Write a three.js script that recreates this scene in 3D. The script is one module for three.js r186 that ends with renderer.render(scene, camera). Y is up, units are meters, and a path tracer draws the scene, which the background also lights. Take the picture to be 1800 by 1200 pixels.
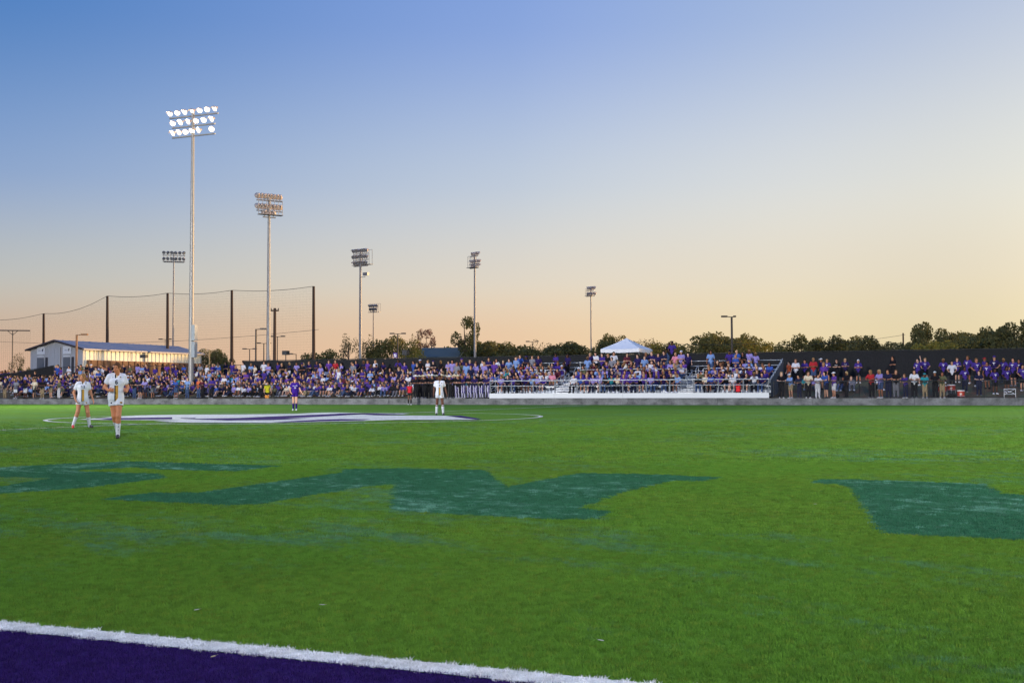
import * as THREE from 'three';
import { mergeGeometries } from 'three/addons/utils/BufferGeometryUtils.js';
import { createNoise2D, createNoise3D } from 'simplex-noise';

// ------------------------------------------------------------------ camera, sky, sun, exposure
const W = 1800, H = 1200, F = 2044, EYE = 1.0085, YAW = 0.3924, ROLL = 0.0039, PITCH = Math.atan(86 / F);
const scene = new THREE.Scene();
const camera = new THREE.PerspectiveCamera(THREE.MathUtils.radToDeg(2 * Math.atan(600 / F)), 1.5, 0.1, 3000);
camera.rotation.order = 'YXZ';
camera.position.set(0, EYE, 0);
camera.rotation.set(PITCH, YAW, -ROLL);
camera.aspect = 1.5;
camera.updateProjectionMatrix();
camera.updateMatrixWorld(true);

const renderer = new THREE.WebGLRenderer({ antialias: true });
renderer.toneMapping = THREE.LinearToneMapping;
renderer.toneMappingExposure = 1.0;
renderer.shadowMap.enabled = true;

const SUN_AZ = YAW - THREE.MathUtils.degToRad(70), SUN_EL = THREE.MathUtils.degToRad(2.7);   // 70 degrees to the right of the view
const sunDir = new THREE.Vector3(-Math.sin(SUN_AZ) * Math.cos(SUN_EL), Math.sin(SUN_EL), -Math.cos(SUN_AZ) * Math.cos(SUN_EL));
const sun = new THREE.DirectionalLight(new THREE.Color().setRGB(1, 0.64, 0.30), 5);
sun.position.copy(sunDir).multiplyScalar(400);
sun.castShadow = true;
sun.shadow.radius = 1.5;
sun.shadow.mapSize.set(4096, 4096);
Object.assign(sun.shadow.camera, { left: -250, right: 250, top: 120, bottom: -120, near: 1, far: 900 });
scene.add(sun, sun.target);

const s2l = (c) => { c /= 255; return c <= 0.04045 ? c / 12.92 : Math.pow((c + 0.055) / 1.055, 2.4); };
const S = (r, g, b) => [s2l(r), s2l(g), s2l(b)];
{ // dusk sky: clear air, peach along the horizon, blue above, brighter towards the sunken sun on the right
  const EL = [-90, 0, 3, 5.3, 10, 17.5, 30, 60, 90];
  const cols = [
    [0, [[1.2, 0.8, 0.4], [2.6, 1.7, 0.75], [2.9, 2.1, 1.0], [2.5, 2.0, 1.15], [1.6, 1.5, 1.15], [0.95, 1.0, 1.0], [0.42, 0.56, 0.86], S(92, 136, 206), S(78, 123, 198)]],
    [20, [[0.8, 0.6, 0.4], [1.7, 1.25, 0.68], [1.7, 1.35, 0.8], [1.45, 1.25, 0.85], [1.05, 1.05, 0.92], [0.68, 0.75, 0.86], [0.34, 0.47, 0.78], S(90, 134, 205), S(78, 123, 198)]],
    [46, [[0.5, 0.4, 0.3], S(241, 217, 168), S(239, 222, 182), S(237, 225, 198), S(227, 227, 219), S(186, 199, 222), S(140, 167, 215), S(88, 131, 203), S(78, 123, 198)]],
    [58, [[0.47, 0.37, 0.3], S(239, 212, 166), S(236, 217, 178), S(231, 220, 198), S(214, 218, 220), S(163, 184, 222), S(124, 157, 213), S(86, 130, 202), S(78, 123, 198)]],
    [70, [[0.45, 0.35, 0.3], S(236, 196, 158), S(233, 203, 170), S(223, 213, 197), S(192, 203, 218), S(138, 166, 220), S(108, 146, 211), S(84, 128, 201), S(78, 123, 198)]],
    [95, [[0.4, 0.32, 0.3], S(222, 178, 150), S(203, 179, 158), S(188, 189, 186), S(141, 166, 204), S(84, 131, 194), S(80, 126, 196), S(80, 125, 199), S(78, 123, 198)]],
    [132, [[0.35, 0.3, 0.3], S(196, 168, 158), S(186, 172, 164), S(172, 174, 184), S(128, 156, 200), S(84, 131, 196), S(80, 126, 197), S(79, 124, 198), S(78, 123, 198)]],
    [180, [[0.35, 0.3, 0.3], S(176, 160, 164), S(176, 164, 172), S(164, 166, 186), S(124, 152, 200), S(86, 132, 198), S(80, 126, 198), S(79, 124, 198), S(78, 123, 198)]],
  ];
  const w = 1024, h = 512, data = new Float32Array(w * h * 4);
  const sm = (t) => t * t * (3 - 2 * t);
  const seg = (list, x) => { let i = 0; while (i < list.length - 2 && x > list[i + 1]) i++; return [i, THREE.MathUtils.clamp((x - list[i]) / (list[i + 1] - list[i]), 0, 1)]; };
  const az = cols.map((c) => c[0]);
  const cr = (a, b, c, d, t) => { const m1 = (c - a) / 2, m2 = (d - b) / 2, t2 = t * t, t3 = t2 * t; return Math.max(0.01, (2 * t3 - 3 * t2 + 1) * b + (t3 - 2 * t2 + t) * m1 + (-2 * t3 + 3 * t2) * c + (t3 - t2) * m2); };
  const colAt = (ci, el, k) => { const [i, t] = seg(EL, el), v = (n) => cols[ci][1][THREE.MathUtils.clamp(n, 0, EL.length - 1)][k]; return i < 1 ? v(i) + (v(i + 1) - v(i)) * sm(t) : cr(i > 1 ? v(i - 1) : v(i), v(i), v(i + 1), v(i + 2), t); };
  for (let r = 0; r < h; r++) {
    const el = ((r + 0.5) / h - 0.5) * 180;
    for (let c = 0; c < w; c++) {
      const round = ((c + 0.5) / w - 0.5) * 2 * Math.PI, x = Math.cos(round), z = Math.sin(round);
      let d = THREE.MathUtils.radToDeg(Math.acos(THREE.MathUtils.clamp((x * sunDir.x + z * sunDir.z) / Math.hypot(sunDir.x, sunDir.z), -1, 1)));
      const [i, t] = seg(az, d), n = az.length;
      for (let k = 0; k < 3; k++) {
        const g = (m) => colAt(THREE.MathUtils.clamp(m, 0, n - 1), el, k);
        data[(r * w + c) * 4 + k] = cr(g(i - 1), g(i), g(i + 1), g(i + 2), t);
      }
      data[(r * w + c) * 4 + 3] = 1;
    }
  }
  const sky = new THREE.DataTexture(data, w, h, THREE.RGBAFormat, THREE.FloatType);
  sky.mapping = THREE.EquirectangularReflectionMapping;
  sky.magFilter = sky.minFilter = THREE.LinearFilter;
  sky.needsUpdate = true;
  scene.background = sky;
  scene.environment = sky;
}

// ------------------------------------------------------------------ helpers
let seed = 20231;
const rnd = () => { seed = (seed + 0x6d2b79f5) | 0; let t = Math.imul(seed ^ (seed >>> 15), 1 | seed); t = (t + Math.imul(t ^ (t >>> 7), 61 | t)) ^ t; return ((t ^ (t >>> 14)) >>> 0) / 4294967296; };
const rr = (a, b) => a + (b - a) * rnd();
const pick = (a) => a[Math.floor(rnd() * a.length)];
const noise2 = createNoise2D(rnd), noise3 = createNoise3D(rnd);
const V3 = (x, y, z) => new THREE.Vector3(x, y, z);
const taken = {};
const numbered = (n) => { const k = taken[n] = (taken[n] ?? -1) + 1; return k ? `${n}_${String(k).padStart(3, '0')}` : n; };
const mats = {};
function mat(rgb, rough = 0.8, extra = {}) {
  const key = rgb.join() + rough + JSON.stringify(extra);
  if (!mats[key]) { const { metal, ...more } = extra; mats[key] = new THREE.MeshPhysicalMaterial({ roughness: rough, metalness: metal ?? 0, ...more }); mats[key].color.setRGB(...rgb); }
  return mats[key];
}
function part(parent, name, geo, m) { const o = new THREE.Mesh(geo, m); o.name = name; o.castShadow = o.receiveShadow = true; parent.add(o); return o; }
function thing(name, label, category, group, pos = [0, 0, 0], turn = 0) {
  const o = new THREE.Group(); o.name = numbered(name); o.position.set(...pos); o.rotation.y = turn;
  o.userData = { label, category }; if (group) o.userData.group = group;
  scene.add(o); return o;
}
function struct(name, geo, m) { const o = part(scene, name, geo, m); o.name = numbered(name); o.userData.kind = 'structure'; return o; }
const box = (x0, x1, y0, y1, z0, z1) => new THREE.BoxGeometry(x1 - x0, y1 - y0, z1 - z0).translate((x0 + x1) / 2, (y0 + y1) / 2, (z0 + z1) / 2);
function rod(a, b, r, r2 = r, n = 8) {   // a bar from a to b
  const A = V3(...a), B = V3(...b), d = B.clone().sub(A), L = d.length();
  return new THREE.CylinderGeometry(r2, r, L, n).translate(0, L / 2, 0).applyQuaternion(new THREE.Quaternion().setFromUnitVectors(V3(0, 1, 0), d.normalize())).translate(A.x, A.y, A.z);
}
const merge = (list) => mergeGeometries(list.map((g) => { const q = g.index ? g.toNonIndexed() : g.clone(); for (const k of Object.keys(q.attributes)) if (!['position', 'normal', 'uv'].includes(k)) q.deleteAttribute(k); return q; }));
// where a pixel of the 1800 x 1200 photograph meets an upright plane at distance v from the camera, square to the pitch, or the ground
function ray(px, py) { return V3((px - W / 2) / F, (H / 2 - py) / F, -1).applyQuaternion(camera.quaternion); }
function onV(px, py, v) { const d = ray(px, py), t = -v / d.z; return V3(d.x * t, EYE + d.y * t, -v); }
function onGround(px, py, y = 0) { const d = ray(px, py), t = (y - EYE) / d.y; return V3(d.x * t, y, d.z * t); }
function onDepth(px, py, depth) { const d = V3((px - W / 2) / F, (H / 2 - py) / F, -1).multiplyScalar(depth).applyQuaternion(camera.quaternion); return V3(d.x, EYE + d.y, d.z); }

function noiseTexture(size, fn, srgb = true) {
  const data = new Uint8Array(size * size * 4);
  for (let y = 0; y < size; y++) for (let x = 0; x < size; x++) { const c = fn(x / size, y / size), o = (y * size + x) * 4; for (let k = 0; k < 3; k++) data[o + k] = THREE.MathUtils.clamp(c[k] ?? c[0], 0, 1) * 255; data[o + 3] = 255; }
  const t = new THREE.DataTexture(data, size, size); t.wrapS = t.wrapT = THREE.RepeatWrapping; t.magFilter = THREE.LinearFilter; t.minFilter = THREE.LinearMipmapLinearFilter;
  if (srgb) t.colorSpace = THREE.SRGBColorSpace; t.needsUpdate = true; return t;
}
const tile = (u, v, f, s) => { const a = u * Math.PI * 2, b = v * Math.PI * 2, r = f / (Math.PI * 2); return noise3(Math.cos(a) * r + s, Math.sin(a) * r, Math.cos(b) * r + s * 2) * 0.6 + noise3(Math.sin(b) * r + s, Math.cos(a) * r + 7, Math.sin(a) * r - s) * 0.6; };

// ------------------------------------------------------------------ pitch and ground
const TOUCH = 3.82, FAR = 72.42, HALF_X = -24.5, MID_V = 38.15, WALL = 75.5, LEFT = -96, RIGHT = 34;
const GREEN = [0.130, 0.276, 0.030], TEAL = [0.042, 0.172, 0.086], PURPLE = [0.034, 0.013, 0.125], WHITE = [0.79, 0.79, 0.81];

const grain = noiseTexture(512, (u, v) => { const g = 0.86 + 0.10 * tile(u, v, 40, 1) + 0.16 * (rnd() - 0.5) + 0.06 * tile(u, v, 9, 4); return [g * 1.0, g, g * 0.96]; });
function sheetFrom(ptsXZ, y, uvScale = 0.25) {   // a flat polygon on the ground from [x, z] corners
  const g = new THREE.ShapeGeometry(new THREE.Shape(ptsXZ.map(([x, z]) => new THREE.Vector2(x, -z))));
  g.rotateX(-Math.PI / 2).translate(0, y, 0);
  const p = g.attributes.position, uv = g.attributes.uv;
  for (let i = 0; i < p.count; i++) uv.setXY(i, p.getX(i) * uvScale, p.getZ(i) * uvScale);
  return g;
}
// worn paint on the turf: how much teal residue lies at a place
const residue = (x, z) => {
  const u = x * 0.92 - z * -0.38, w = z * 0.92 - x * 0.38;
  const a = noise2(u * 0.5 + 3, w * 1.7 + 11), b = noise2(u * 2.4 + 30, w * 9 - 4), c = noise2(u * 0.15 - 9, w * 0.24 + 5), d = noise2(u * 9 + 70, w * 24);
  return THREE.MathUtils.clamp((a * 0.5 + b * 0.4 + c * 0.6 + d * 0.25 - 0.36) * 1.6, 0, 1);
};
const wear = (x, z) => 1 + 0.09 * noise2(x * 0.11, z * 0.13) + 0.06 * noise2(x * 0.5 + 9, z * 0.5) + (Math.floor((x + 200) / 4.57) % 2 ? 0.045 : -0.045);
const turfTint = (x, z) => { const w = 0.5 + 0.5 * wear(x, z), r = residue(x, z) * 0.62, y = 0.08 * noise2(x * 0.3 + 50, z * 0.3); return [(GREEN[0] * (1 + y) * w) * (1 - r) + 0.10 * r, GREEN[1] * w * (1 - r) + 0.26 * r, GREEN[2] * w * (1 - r) + 0.17 * r]; };
{
  const g = new THREE.PlaneGeometry(1600, 1600, 40, 40).rotateX(-Math.PI / 2).translate(0, -0.06, -300), uv = g.attributes.uv, p = g.attributes.position;
  for (let i = 0; i < p.count; i++) uv.setXY(i, p.getX(i) / 5, p.getZ(i) / 5);
  struct('ground', g, mat([0.11, 0.10, 0.045], 1, { map: grain, specularIntensity: 0.06 }));
}
{ // the turf, finer towards the camera so that the wear shows
  const list = [];
  const patch = (x0, x1, z0, z1, nx, nz) => {
    const g = new THREE.PlaneGeometry(x1 - x0, z1 - z0, nx, nz).rotateX(-Math.PI / 2).translate((x0 + x1) / 2, 0, (z0 + z1) / 2), p = g.attributes.position, col = new Float32Array(p.count * 3), uv = g.attributes.uv;
    for (let i = 0; i < p.count; i++) { const x = p.getX(i), z = p.getZ(i), c = turfTint(x, z); col.set(c, i * 3); uv.setXY(i, x / 3, z / 3); }
    g.setAttribute('color', new THREE.BufferAttribute(col, 3)); list.push(g);
  };
  patch(-40, RIGHT + 30, -30, -3.0, 500, 220);
  patch(LEFT - 30, -40, -30, -3.0, 60, 40);
  patch(LEFT - 30, RIGHT + 30, -WALL - 0.05, -30, 300, 120);
  patch(LEFT - 30, RIGHT + 30, -3.0, 16, 60, 20);
  const m = new THREE.MeshPhysicalMaterial({ vertexColors: true, map: grain, roughness: 1, specularIntensity: 0.06, bumpMap: grain, bumpScale: 0.01 });
  struct('pitch', mergeGeometries(list), m);
}
const LW = 0.07;
const nearLine = [[LEFT, -TOUCH - LW], [RIGHT + 25, -TOUCH - LW], [RIGHT + 25, -TOUCH + LW], [LEFT, -TOUCH + LW]];
const lineMat = mat(WHITE, 0.9, { map: grain, specularIntensity: 0.06 });
struct('touchline_marking', sheetFrom(nearLine, 0.008), lineMat);
struct('touchline_marking', sheetFrom([[LEFT, -FAR - 0.05], [HALF_X + 21, -FAR - 0.05], [HALF_X + 21, -FAR + 0.05], [LEFT, -FAR + 0.05]], 0.008), mat([0.42, 0.50, 0.42], 0.9, { map: grain, specularIntensity: 0.06 }));
struct('halfway_marking', sheetFrom([[HALF_X - 0.07, -FAR], [HALF_X + 0.07, -FAR], [HALF_X + 0.07, -TOUCH], [HALF_X - 0.07, -TOUCH]], 0.012), lineMat);
struct('centre_circle_marking', new THREE.RingGeometry(9.07, 9.23, 160).rotateX(-Math.PI / 2).translate(HALF_X, 0.016, -MID_V), lineMat);
const purpleMat = mat(PURPLE, 0.95, { map: grain, specularIntensity: 0.06 });
struct('purple_apron', sheetFrom([[LEFT, -TOUCH + LW], [RIGHT + 25, -TOUCH + LW], [RIGHT + 25, 2.5], [LEFT, 2.5]], 0.004), purpleMat);
const gp = (list) => list.map(([x, y]) => { const p = onGround(x, y); return [p.x, p.z]; });
// dark green block letters left on the turf
const letters = [
  gp([[-80, 830], [0, 823], [97, 817], [217, 811.7], [333, 814.5], [497, 820], [417, 829.5], [369, 828.5], [290, 827], [236, 822.8], [119, 828.5], [194, 831.5], [278, 834], [293, 840.5], [236, 848.6], [167, 857], [83, 864], [0, 869], [-80, 874], [-80, 862], [0, 857], [36, 850], [92, 841.7], [0, 840], [-80, 841]]),
  gp([[182, 879], [215, 872.5], [270, 867.5], [350, 867.5], [450, 852.5], [600, 832], [603, 826], [700, 824.5], [850, 827.5], [872, 842], [893, 858], [920, 851], [1020, 832.5], [1180, 836], [1270, 840.5], [1235, 847], [1180, 846.5], [1100, 865], [1015, 895], [1075, 900.5], [1057, 912], [1000, 915], [900, 910.5], [780, 904.5], [687, 899], [692, 852.5], [650, 855.5], [550, 872], [450, 889], [400, 889.5], [280, 884]]),
  gp([[1424, 850], [1440, 843.3], [1524, 844.5], [1622, 848], [1729, 852], [1747, 860], [1764, 870.5], [1800, 871], [1930, 875], [1930, 957], [1800, 951], [1711, 946.7], [1622, 943], [1555, 939], [1542, 932], [1520, 899], [1504, 872], [1495, 859], [1482, 853.5]]),
];
const tealMat = mat(TEAL, 0.95, { map: grain, specularIntensity: 0.06 });
letters.forEach((l) => struct('painted_letter', sheetFrom(l, 0.006), tealMat));
const logoWhite = [
  [[135, 738], [165, 736], [205, 732.8], [240, 731], [300, 729.6], [420, 729], [520, 728], [560, 725.8], [590, 725.4], [640, 726.6], [720, 727.5], [700, 729.3], [640, 730.5], [780, 731.3], [786, 731.6], [812, 735.6], [840, 738.4], [700, 738.6], [640, 740.4], [560, 742.3], [480, 744], [330, 743.6], [270, 741.2], [320, 739.4], [200, 738.9]],
];
const logoPurple = [
  [[165, 736], [302, 734.2], [302, 737.8], [190, 738.4]],
  [[315, 735.2], [345, 734.8], [342, 736], [318, 736]],
  [[320, 737.4], [420, 735.4], [470, 733], [560, 729.4], [615, 727], [662, 727.6], [600, 731], [540, 734.3], [500, 735.6], [545, 736.2], [480, 739.2], [400, 740]],
  [[560, 738.6], [600, 737.4], [650, 738], [640, 739.4], [560, 741.4], [500, 743.2], [478, 743]],
  [[590, 727.6], [640, 726.9], [715, 729], [660, 730.2], [640, 729.2]],
  [[784, 731.4], [810, 731.3], [846, 737.4], [836, 738.3], [812, 735]],
];
logoWhite.forEach((l) => struct('centre_logo_white', sheetFrom(gp(l), 0.020), lineMat));
logoPurple.forEach((l) => struct('centre_logo_purple', sheetFrom(gp(l), 0.025), mat([0.045, 0.018, 0.16], 0.9, { map: grain, specularIntensity: 0.06 })));

// standing turf fibres near the camera
const inside = (poly, x, z) => { let c = false; for (let i = 0, j = poly.length - 1; i < poly.length; j = i++) { const [xi, zi] = poly[i], [xj, zj] = poly[j]; if ((zi > z) !== (zj > z) && x < ((xj - xi) * (z - zi)) / (zj - zi) + xi) c = !c; } return c; };
{
  const tuft = (n, spread, hgt, wid) => {
    const pos = [], nor = [];
    for (let i = 0; i < n; i++) {
      const x = rr(-spread, spread), z = rr(-spread, spread), a = rr(0, 6.28), h = hgt * rr(0.6, 1.15), lean = rr(0.1, 0.9) * h, b = rr(0, 6.28), w = wid * rr(0.7, 1.2);
      const dx = Math.cos(a) * w, dz = Math.sin(a) * w, mx = x + Math.cos(b) * lean * 0.35, mz = z + Math.sin(b) * lean * 0.35, tx = x + Math.cos(b) * lean, tz = z + Math.sin(b) * lean;
      pos.push(x - dx, 0, z - dz, x + dx, 0, z + dz, mx + dx * 0.9, h * 0.6, mz + dz * 0.9, x - dx, 0, z - dz, mx + dx * 0.9, h * 0.6, mz + dz * 0.9, mx - dx * 0.9, h * 0.6, mz - dz * 0.9, mx - dx * 0.9, h * 0.6, mz - dz * 0.9, mx + dx * 0.9, h * 0.6, mz + dz * 0.9, tx, h, tz);
    }
    const g = new THREE.BufferGeometry(); g.setAttribute('position', new THREE.Float32BufferAttribute(pos, 3)); g.computeVertexNormals(); return g;
  };
  const fibre = new THREE.MeshPhysicalMaterial({ roughness: 0.8, specularIntensity: 0.25, side: THREE.DoubleSide });
  const rings = [[3.3, 8, 0.036, 34, 0.0165, 0.0011, 1], [8, 16, 0.066, 36, 0.018, 0.0022, 1], [16, 42, 0.15, 30, 0.02, 0.0055, 0.9]];
  const fwd = V3(-Math.sin(YAW), 0, -Math.cos(YAW)), side = V3(Math.cos(YAW), 0, -Math.sin(YAW)), M = new THREE.Matrix4(), Q = new THREE.Quaternion(), up = V3(0, 1, 0), C = new THREE.Color();
  const mass = new THREE.Group(); mass.name = 'turf_fibres'; mass.userData = { kind: 'stuff', label: 'short artificial turf fibres standing up near the camera', category: 'turf' }; scene.add(mass);
  rings.forEach(([d0, d1, step, n, hgt, wid, keep]) => {
    const places = [];
    for (let d = d0; d < d1; d += step) for (let s = -0.47 * d - 0.3; s < 0.47 * d + 0.3; s += step) {
      if (rnd() > keep * (d1 > 40 ? 1 - Math.max(0, d - 17) / 25 : 1)) continue;
      const q = fwd.clone().multiplyScalar(d + rr(-0.5, 0.5) * step).addScaledVector(side, s + rr(-0.5, 0.5) * step);
      places.push([q.x, q.z]);
    }
    const g = tuft(n, step * 0.62, hgt, wid), im = new THREE.InstancedMesh(g, fibre, places.length);
    places.forEach(([x, z], i) => {
      M.compose(V3(x, 0.002, z), Q.setFromAxisAngle(up, rr(0, 6.28)), V3(1, rr(0.75, 1.15), 1)); im.setMatrixAt(i, M);
      const v = rr(0.68, 1.06); let c;
      if (Math.abs(z + TOUCH) < LW) c = WHITE.map((q) => q * 1.12);
      else if (z > -TOUCH) { const r = residue(x + 40, z) * 0.4; c = [PURPLE[0] + 0.10 * r, PURPLE[1] + 0.10 * r, PURPLE[2] + 0.16 * r]; }
      else if (letters.some((l) => inside(l, x, z))) { const r = Math.min(1, residue(x * 1.3, z * 1.3) + (rnd() < 0.02 ? 0.7 : 0)); c = [TEAL[0] + 0.13 * r, TEAL[1] + 0.22 * r, TEAL[2] + 0.20 * r]; }
      else { c = turfTint(x, z); const q = rnd(); if (q < 0.12) c = [c[0] * 1.22, c[1] * 0.95, c[2]]; else if (q > 0.94) c = c.map((k) => k * 0.78); }
      im.setColorAt(i, C.setRGB(c[0] * v, c[1] * v, c[2] * v));
    });
    im.name = 'fibres'; im.castShadow = im.receiveShadow = true; mass.add(im);
  });
}

// ------------------------------------------------------------------ berm, retaining wall, fences
const WTOP = 0.44, bermY = (v) => v < 76.7 ? WTOP : v < 84.2 ? WTOP + (v - 76.7) * (1.85 - WTOP) / 7.5 : 1.85;
{
  const prof = [[WALL + 0.3, WTOP - 0.03], [76.7, WTOP], [78.5, bermY(78.5)], [80.5, bermY(80.5)], [82.5, bermY(82.5)], [84.2, 1.85], [92, 1.9], [104, -0.1]], pos = [], uv = [], idx = [], nx = 80;
  for (let i = 0; i <= nx; i++) { const x = LEFT - 20 + (RIGHT + 50 - LEFT) * i / nx; prof.forEach(([v, y], k) => { pos.push(x, y + (k > 1 && k < 6 ? 0.06 * noise2(x * 0.2, v) : 0), -v); uv.push(x / 4, v / 4); }); }
  const n = prof.length;
  for (let i = 0; i < nx; i++) for (let k = 0; k < n - 1; k++) { const a = i * n + k, b = a + n; idx.push(a, b, a + 1, b, b + 1, a + 1); }
  const g = new THREE.BufferGeometry(); g.setAttribute('position', new THREE.Float32BufferAttribute(pos, 3)); g.setAttribute('uv', new THREE.Float32BufferAttribute(uv, 2)); g.setIndex(idx); g.computeVertexNormals();
  struct('berm', g, mat([0.23, 0.14, 0.09], 1, { map: noiseTexture(256, (u, v) => { const a = tile(u, v, 5, 2) + 0.4 * tile(u, v, 25, 3), b = 0.75 + 0.25 * rnd(); return [(0.82 + 0.14 * a) * b, (0.84 - 0.12 * a) * b, (0.7 - 0.1 * a) * b]; }), side: THREE.DoubleSide }));
}
const concreteTex = noiseTexture(512, (u, v) => { const a = 0.74 + 0.13 * tile(u, v, 4, 8) + 0.08 * tile(u, v, 30, 9) + 0.05 * (rnd() - 0.5), st = Math.max(0, tile(u, v, 7, 12)) * 0.16; return [a - st, a - st * 0.95, a - st]; });
const concrete = mat([0.33, 0.335, 0.345], 0.9, { map: concreteTex });
{ // poured in lengths with a joint between them
  const o = thing('retaining_wall', 'low grey concrete retaining wall along the far edge of the pitch', 'wall');
  for (let x = LEFT; x < RIGHT; x += 6.1) {
    const g = box(x + 0.008, x + 6.092, -0.1, WTOP + rr(-0.004, 0.004), -WALL - 0.32, -WALL), uv = g.attributes.uv, p = g.attributes.position;
    for (let i = 0; i < p.count; i++) uv.setXY(i, (p.getX(i) + p.getZ(i)) / 5 + 0.37 * x, p.getY(i) / 1.7 + x * 0.21);
    part(o, 'wall_section', g, concrete);
  }
}
const blackMetal = mat([0.018, 0.018, 0.02], 0.5), galv = mat([0.46, 0.48, 0.50], 0.42, { metal: 0.6 }), darkGalv = mat([0.13, 0.145, 0.17], 0.5, { metal: 0.3 });
function linkMesh(x0, x1, y0, y1, v, pitch, t) {   // woven diagonal wires
  const pos = [], h = y1 - y0, seg = (ax, ay, bx, by, dz) => { const d = Math.hypot(bx - ax, by - ay), nx = -(by - ay) / d * t, ny = (bx - ax) / d * t; pos.push(ax - nx, ay - ny, -v + dz, bx - nx, by - ny, -v + dz, bx + nx, by + ny, -v + dz, ax - nx, ay - ny, -v + dz, bx + nx, by + ny, -v + dz, ax + nx, ay + ny, -v + dz); pos.push(ax, ay, -v + dz - t, bx, by, -v + dz - t, bx, by, -v + dz + t, ax, ay, -v + dz - t, bx, by, -v + dz + t, ax, ay, -v + dz + t); };
  for (let x = x0 - h; x < x1; x += pitch) { const a = Math.max(x, x0), b = Math.min(x + h, x1); if (b > a) { seg(a, y0 + (a - x), b, y0 + (b - x), 0.003); seg(a, y1 - (a - x), b, y1 - (b - x), -0.003); } }
  const g = new THREE.BufferGeometry(); g.setAttribute('position', new THREE.Float32BufferAttribute(pos, 3)); g.computeVertexNormals(); return g;
}
function linkFence(name, label, x0, x1, v, y0, hgt, step) {
  const o = thing(name, label, 'fence'), n = Math.round((x1 - x0) / step);
  for (let i = 0; i <= n; i++) part(o, 'post', rod([x0 + (x1 - x0) * i / n, y0 - 0.1, -v], [x0 + (x1 - x0) * i / n, y0 + hgt + 0.02, -v], 0.032), blackMetal);
  for (let i = 0; i < n; i++) part(o, 'wire_mesh', linkMesh(x0 + (x1 - x0) * i / n + 0.04, x0 + (x1 - x0) * (i + 1) / n - 0.04, y0 + 0.04, y0 + hgt - 0.03, v + 0.035, 0.08, 0.0017), blackMetal);
  part(o, 'top_rail', rod([x0, y0 + hgt, -v], [x1, y0 + hgt, -v], 0.026), blackMetal);
  part(o, 'bottom_rail', rod([x0, y0 + 0.05, -v], [x1, y0 + 0.05, -v], 0.014), blackMetal);
}
const BX0 = onV(859, 700, WALL).x, BX1 = onV(1352, 700, WALL).x;   // the bleachers' ends
linkFence('chain_link_fence', 'low black chain link fence on the wall before the grass bank', LEFT, BX0 - 0.25, WALL + 0.16, WTOP, 1.07, 3.05);
linkFence('chain_link_fence', 'low black chain link fence on the wall right of the bleachers', BX1 + 0.3, RIGHT, WALL + 0.16, WTOP, 1.07, 3.05);
const screenTex = noiseTexture(256, (u, v) => { const a = 0.8 + 0.14 * tile(u, v, 6, 21) + 0.12 * (rnd() - 0.5); return [a, a, a * 1.02]; });
const screenCloth = mat([0.016, 0.017, 0.020], 0.9, { map: screenTex, side: THREE.DoubleSide });
function screenFence(label, pts, hgt, step) {   // black privacy cloth laced to posts; pts: [x, y, v]
  const o = thing('windscreen_fence', label, 'fence');
  for (let k = 0; k < pts.length - 1; k++) {
    const [ax, ay, av] = pts[k], [bx, by, bv] = pts[k + 1], n = Math.max(1, Math.round(Math.hypot(bx - ax, bv - av) / step));
    for (let i = 0; i < n; i++) {
      const A = [ax + (bx - ax) * i / n, ay + (by - ay) * i / n, av + (bv - av) * i / n], B = [ax + (bx - ax) * (i + 1) / n, ay + (by - ay) * (i + 1) / n, av + (bv - av) * (i + 1) / n];
      part(o, 'post', rod([A[0], A[1] - 0.2, -A[2] - 0.06], [A[0], A[1] + hgt, -A[2] - 0.06], 0.03), blackMetal);
      const g = new THREE.PlaneGeometry(1, 1, 8, 3), p = g.attributes.position, uv = g.attributes.uv;
      for (let j = 0; j < p.count; j++) { const s = p.getX(j) + 0.5, t = p.getY(j) + 0.5; const sag = 0.03 * Math.sin(Math.PI * s) * (t > 0.9 ? 1 : 0), bil = 0.05 * Math.sin(Math.PI * s) * Math.sin(Math.PI * t) * noise2(i * 3 + k, s * 3); p.setXYZ(j, A[0] + (B[0] - A[0]) * s, A[1] + (B[1] - A[1]) * s - 0.15 + (hgt + 0.13) * t - sag, -(A[2] + (B[2] - A[2]) * s) + bil); uv.setXY(j, s * 3 + i, t * 2); }
      g.computeVertexNormals(); part(o, 'cloth_panel', g, screenCloth);
    }
    part(o, 'rail', rod([ax, ay + hgt, -av - 0.03], [bx, by + hgt, -bv - 0.03], 0.022), blackMetal);
  }
}
const RAMP = onV(92, 640, 85).x;
linkFence('chain_link_fence', 'black chain link fence behind the crowd, before the metal building', RAMP, onV(425, 640, 85.2).x - 0.1, 85.2, 1.85, 1.5, 3.05);
screenFence('tall black windscreen fence along the top of the bank behind the crowd', [[onV(425, 640, 85.2).x, 1.85, 85.2], [RIGHT, 1.85, 85.2]], 1.85, 3.05);
screenFence('black windscreen fence stepping down the ramp at the far left', [[LEFT, 0.75, 81.8], [onV(2, 658, 82).x, 0.95, 82], [RAMP, 1.85, 85.15]], 1.7, 3.05);

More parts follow.
